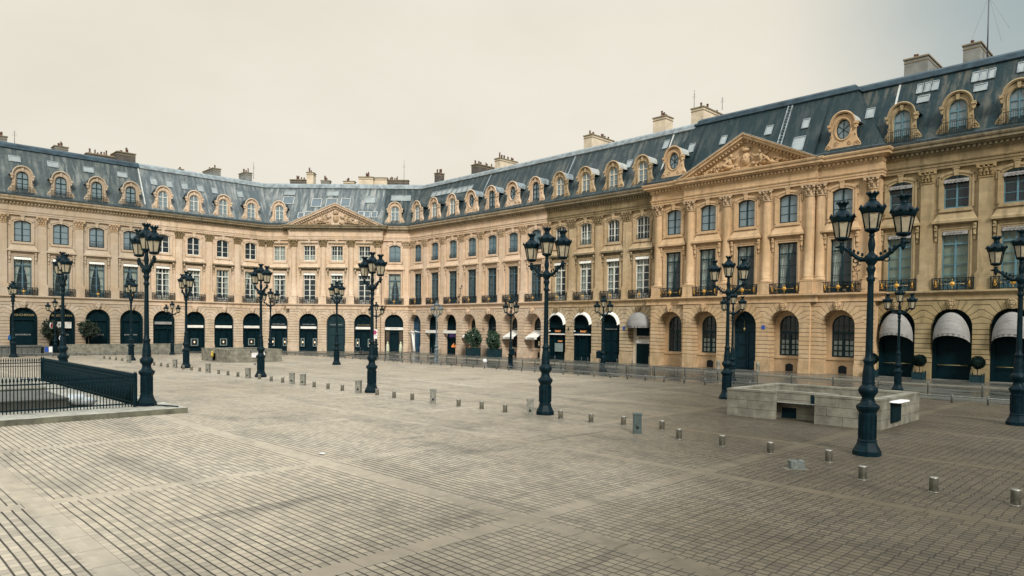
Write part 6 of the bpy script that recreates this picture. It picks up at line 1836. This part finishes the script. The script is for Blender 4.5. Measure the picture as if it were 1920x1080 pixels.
# ------------------------------------------------------------------ sky, sun, camera
SUN_EL, SUN_AZ = 32.0, 121.0      # azimuth measured clockwise from +Y
w = bpy.data.worlds.new('World'); S.world = w; w.use_nodes = True
nt = w.node_tree; nt.nodes.clear()
out = nt.nodes.new('ShaderNodeOutputWorld'); bg = nt.nodes.new('ShaderNodeBackground'); nt.links.new(bg.outputs[0], out.inputs[0])
sky = nt.nodes.new('ShaderNodeTexSky'); sky.sky_type = 'NISHITA'; sky.sun_disc = False
sky.sun_elevation = math.radians(SUN_EL); sky.sun_rotation = math.radians(SUN_AZ); sky.air_density = 1.0; sky.dust_density = 3.0
tc = nt.nodes.new('ShaderNodeTexCoord'); dirv = tc.outputs['Generated']
sp = nt.nodes.new('ShaderNodeSeparateXYZ'); nt.links.new(dirv, sp.inputs[0])
def dotd(v):
    n = nt.nodes.new('ShaderNodeVectorMath'); n.operation = 'DOT_PRODUCT'; nt.links.new(dirv, n.inputs[0]); n.inputs[1].default_value = v; return n.outputs['Value']
# cloud deck: brightest overhead, thin bright patch over the far corner, greyer cloud towards +X+Y
zr = N(nt, 'ShaderNodeMapRange', interpolation_type='SMOOTHSTEP'); L(nt, sp.outputs[2], zr.inputs[0]); zr.inputs[1].default_value = .40; zr.inputs[2].default_value = .95; zr.inputs[3].default_value = 1.0; zr.inputs[4].default_value = 3.1
bk = N(nt, 'ShaderNodeMapRange', interpolation_type='SMOOTHSTEP'); L(nt, dotd((.55, -.84, 0)), bk.inputs[0]); bk.inputs[1].default_value = -.1; bk.inputs[2].default_value = .9; bk.inputs[3].default_value = 1.0; bk.inputs[4].default_value = .8
cl = noise(nt, mapping(nt, dirv, (1, 1, 2.2)), 1.6, 5, .55, .3)
az = Vector((-.33, .94, 0)).normalized()
gr = N(nt, 'ShaderNodeMapRange', interpolation_type='SMOOTHSTEP'); L(nt, math_(nt, 'ADD', dotd(tuple(Vector((.05, .90, .43)).normalized())), math_(nt, 'MULTIPLY', math_(nt, 'SUBTRACT', cl, .5), .10)), gr.inputs[0]); gr.inputs[1].default_value = .885; gr.inputs[2].default_value = 1.0; gr.inputs[3].default_value = 0.; gr.inputs[4].default_value = 1.
warm = mixc(nt, ramp(nt, cl, [(.35, 0.), (.65, 1.)]), (.622,.578,.478), (.697,.652,.556))
lowc = mixc(nt, gr.outputs[0], warm, (.29,.345,.345))
cool = N(nt, 'ShaderNodeMapRange'); L(nt, sp.outputs[2], cool.inputs[0]); cool.inputs[1].default_value = .40; cool.inputs[2].default_value = .75
lowc = mixc(nt, cool.outputs[0], lowc, (.56,.60,.62))
mul = math_(nt, 'MULTIPLY', zr.outputs[0], bk.outputs[0])
vm = N(nt, 'ShaderNodeVectorMath', operation='SCALE'); L(nt, lowc, vm.inputs[0]); L(nt, mul, vm.inputs['Scale'])
STR = .10
vs = N(nt, 'ShaderNodeVectorMath', operation='SCALE'); L(nt, vm.outputs[0], vs.inputs[0]); vs.inputs['Scale'].default_value = 1/STR
mx = mixc(nt, .94, sky.outputs[0], vs.outputs[0])
L(nt, mx, bg.inputs[0]); bg.inputs[1].default_value = STR
ld = bpy.data.lights.new('sun', 'SUN'); ld.energy = 2.65; ld.angle = math.radians(13); ld.color = (1.0, .955, .88)
lo = bpy.data.objects.new('sun', ld); COL.objects.link(lo)
ea_, az_ = math.radians(SUN_EL), math.radians(SUN_AZ)
sd = Vector((math.sin(az_)*math.cos(ea_), math.cos(az_)*math.cos(ea_), math.sin(ea_)))
lo.rotation_euler = sd.to_track_quat('Z', 'Y').to_euler()

F_, SY, PITCH, ROLL, YAW, HC = 1305.1553, 107.6339, -.0244291, .0107258, .7907639, 4.3
cam = bpy.data.cameras.new('camera'); co = bpy.data.objects.new('camera', cam); COL.objects.link(co); S.camera = co
cam.sensor_width = 36; cam.lens = F_/1920*36; cam.shift_y = SY/1920; cam.clip_end = 4000; cam.clip_start = .1
fwd = Vector((-math.sin(YAW)*math.cos(PITCH), math.cos(YAW)*math.cos(PITCH), math.sin(PITCH)))
co.matrix_world = T(0, 0, HC) @ (fwd.to_track_quat('-Z', 'Y').to_matrix().to_4x4() @ RZ(ROLL))
S.view_settings.view_transform = 'Standard'; S.view_settings.look = 'None'; S.view_settings.exposure = .40; S.view_settings.gamma = 1
S.cycles.use_denoising = True; S.cycles.max_bounces = 6; S.cycles.transparent_max_bounces = 8
S.cycles.sample_clamp_indirect = 4
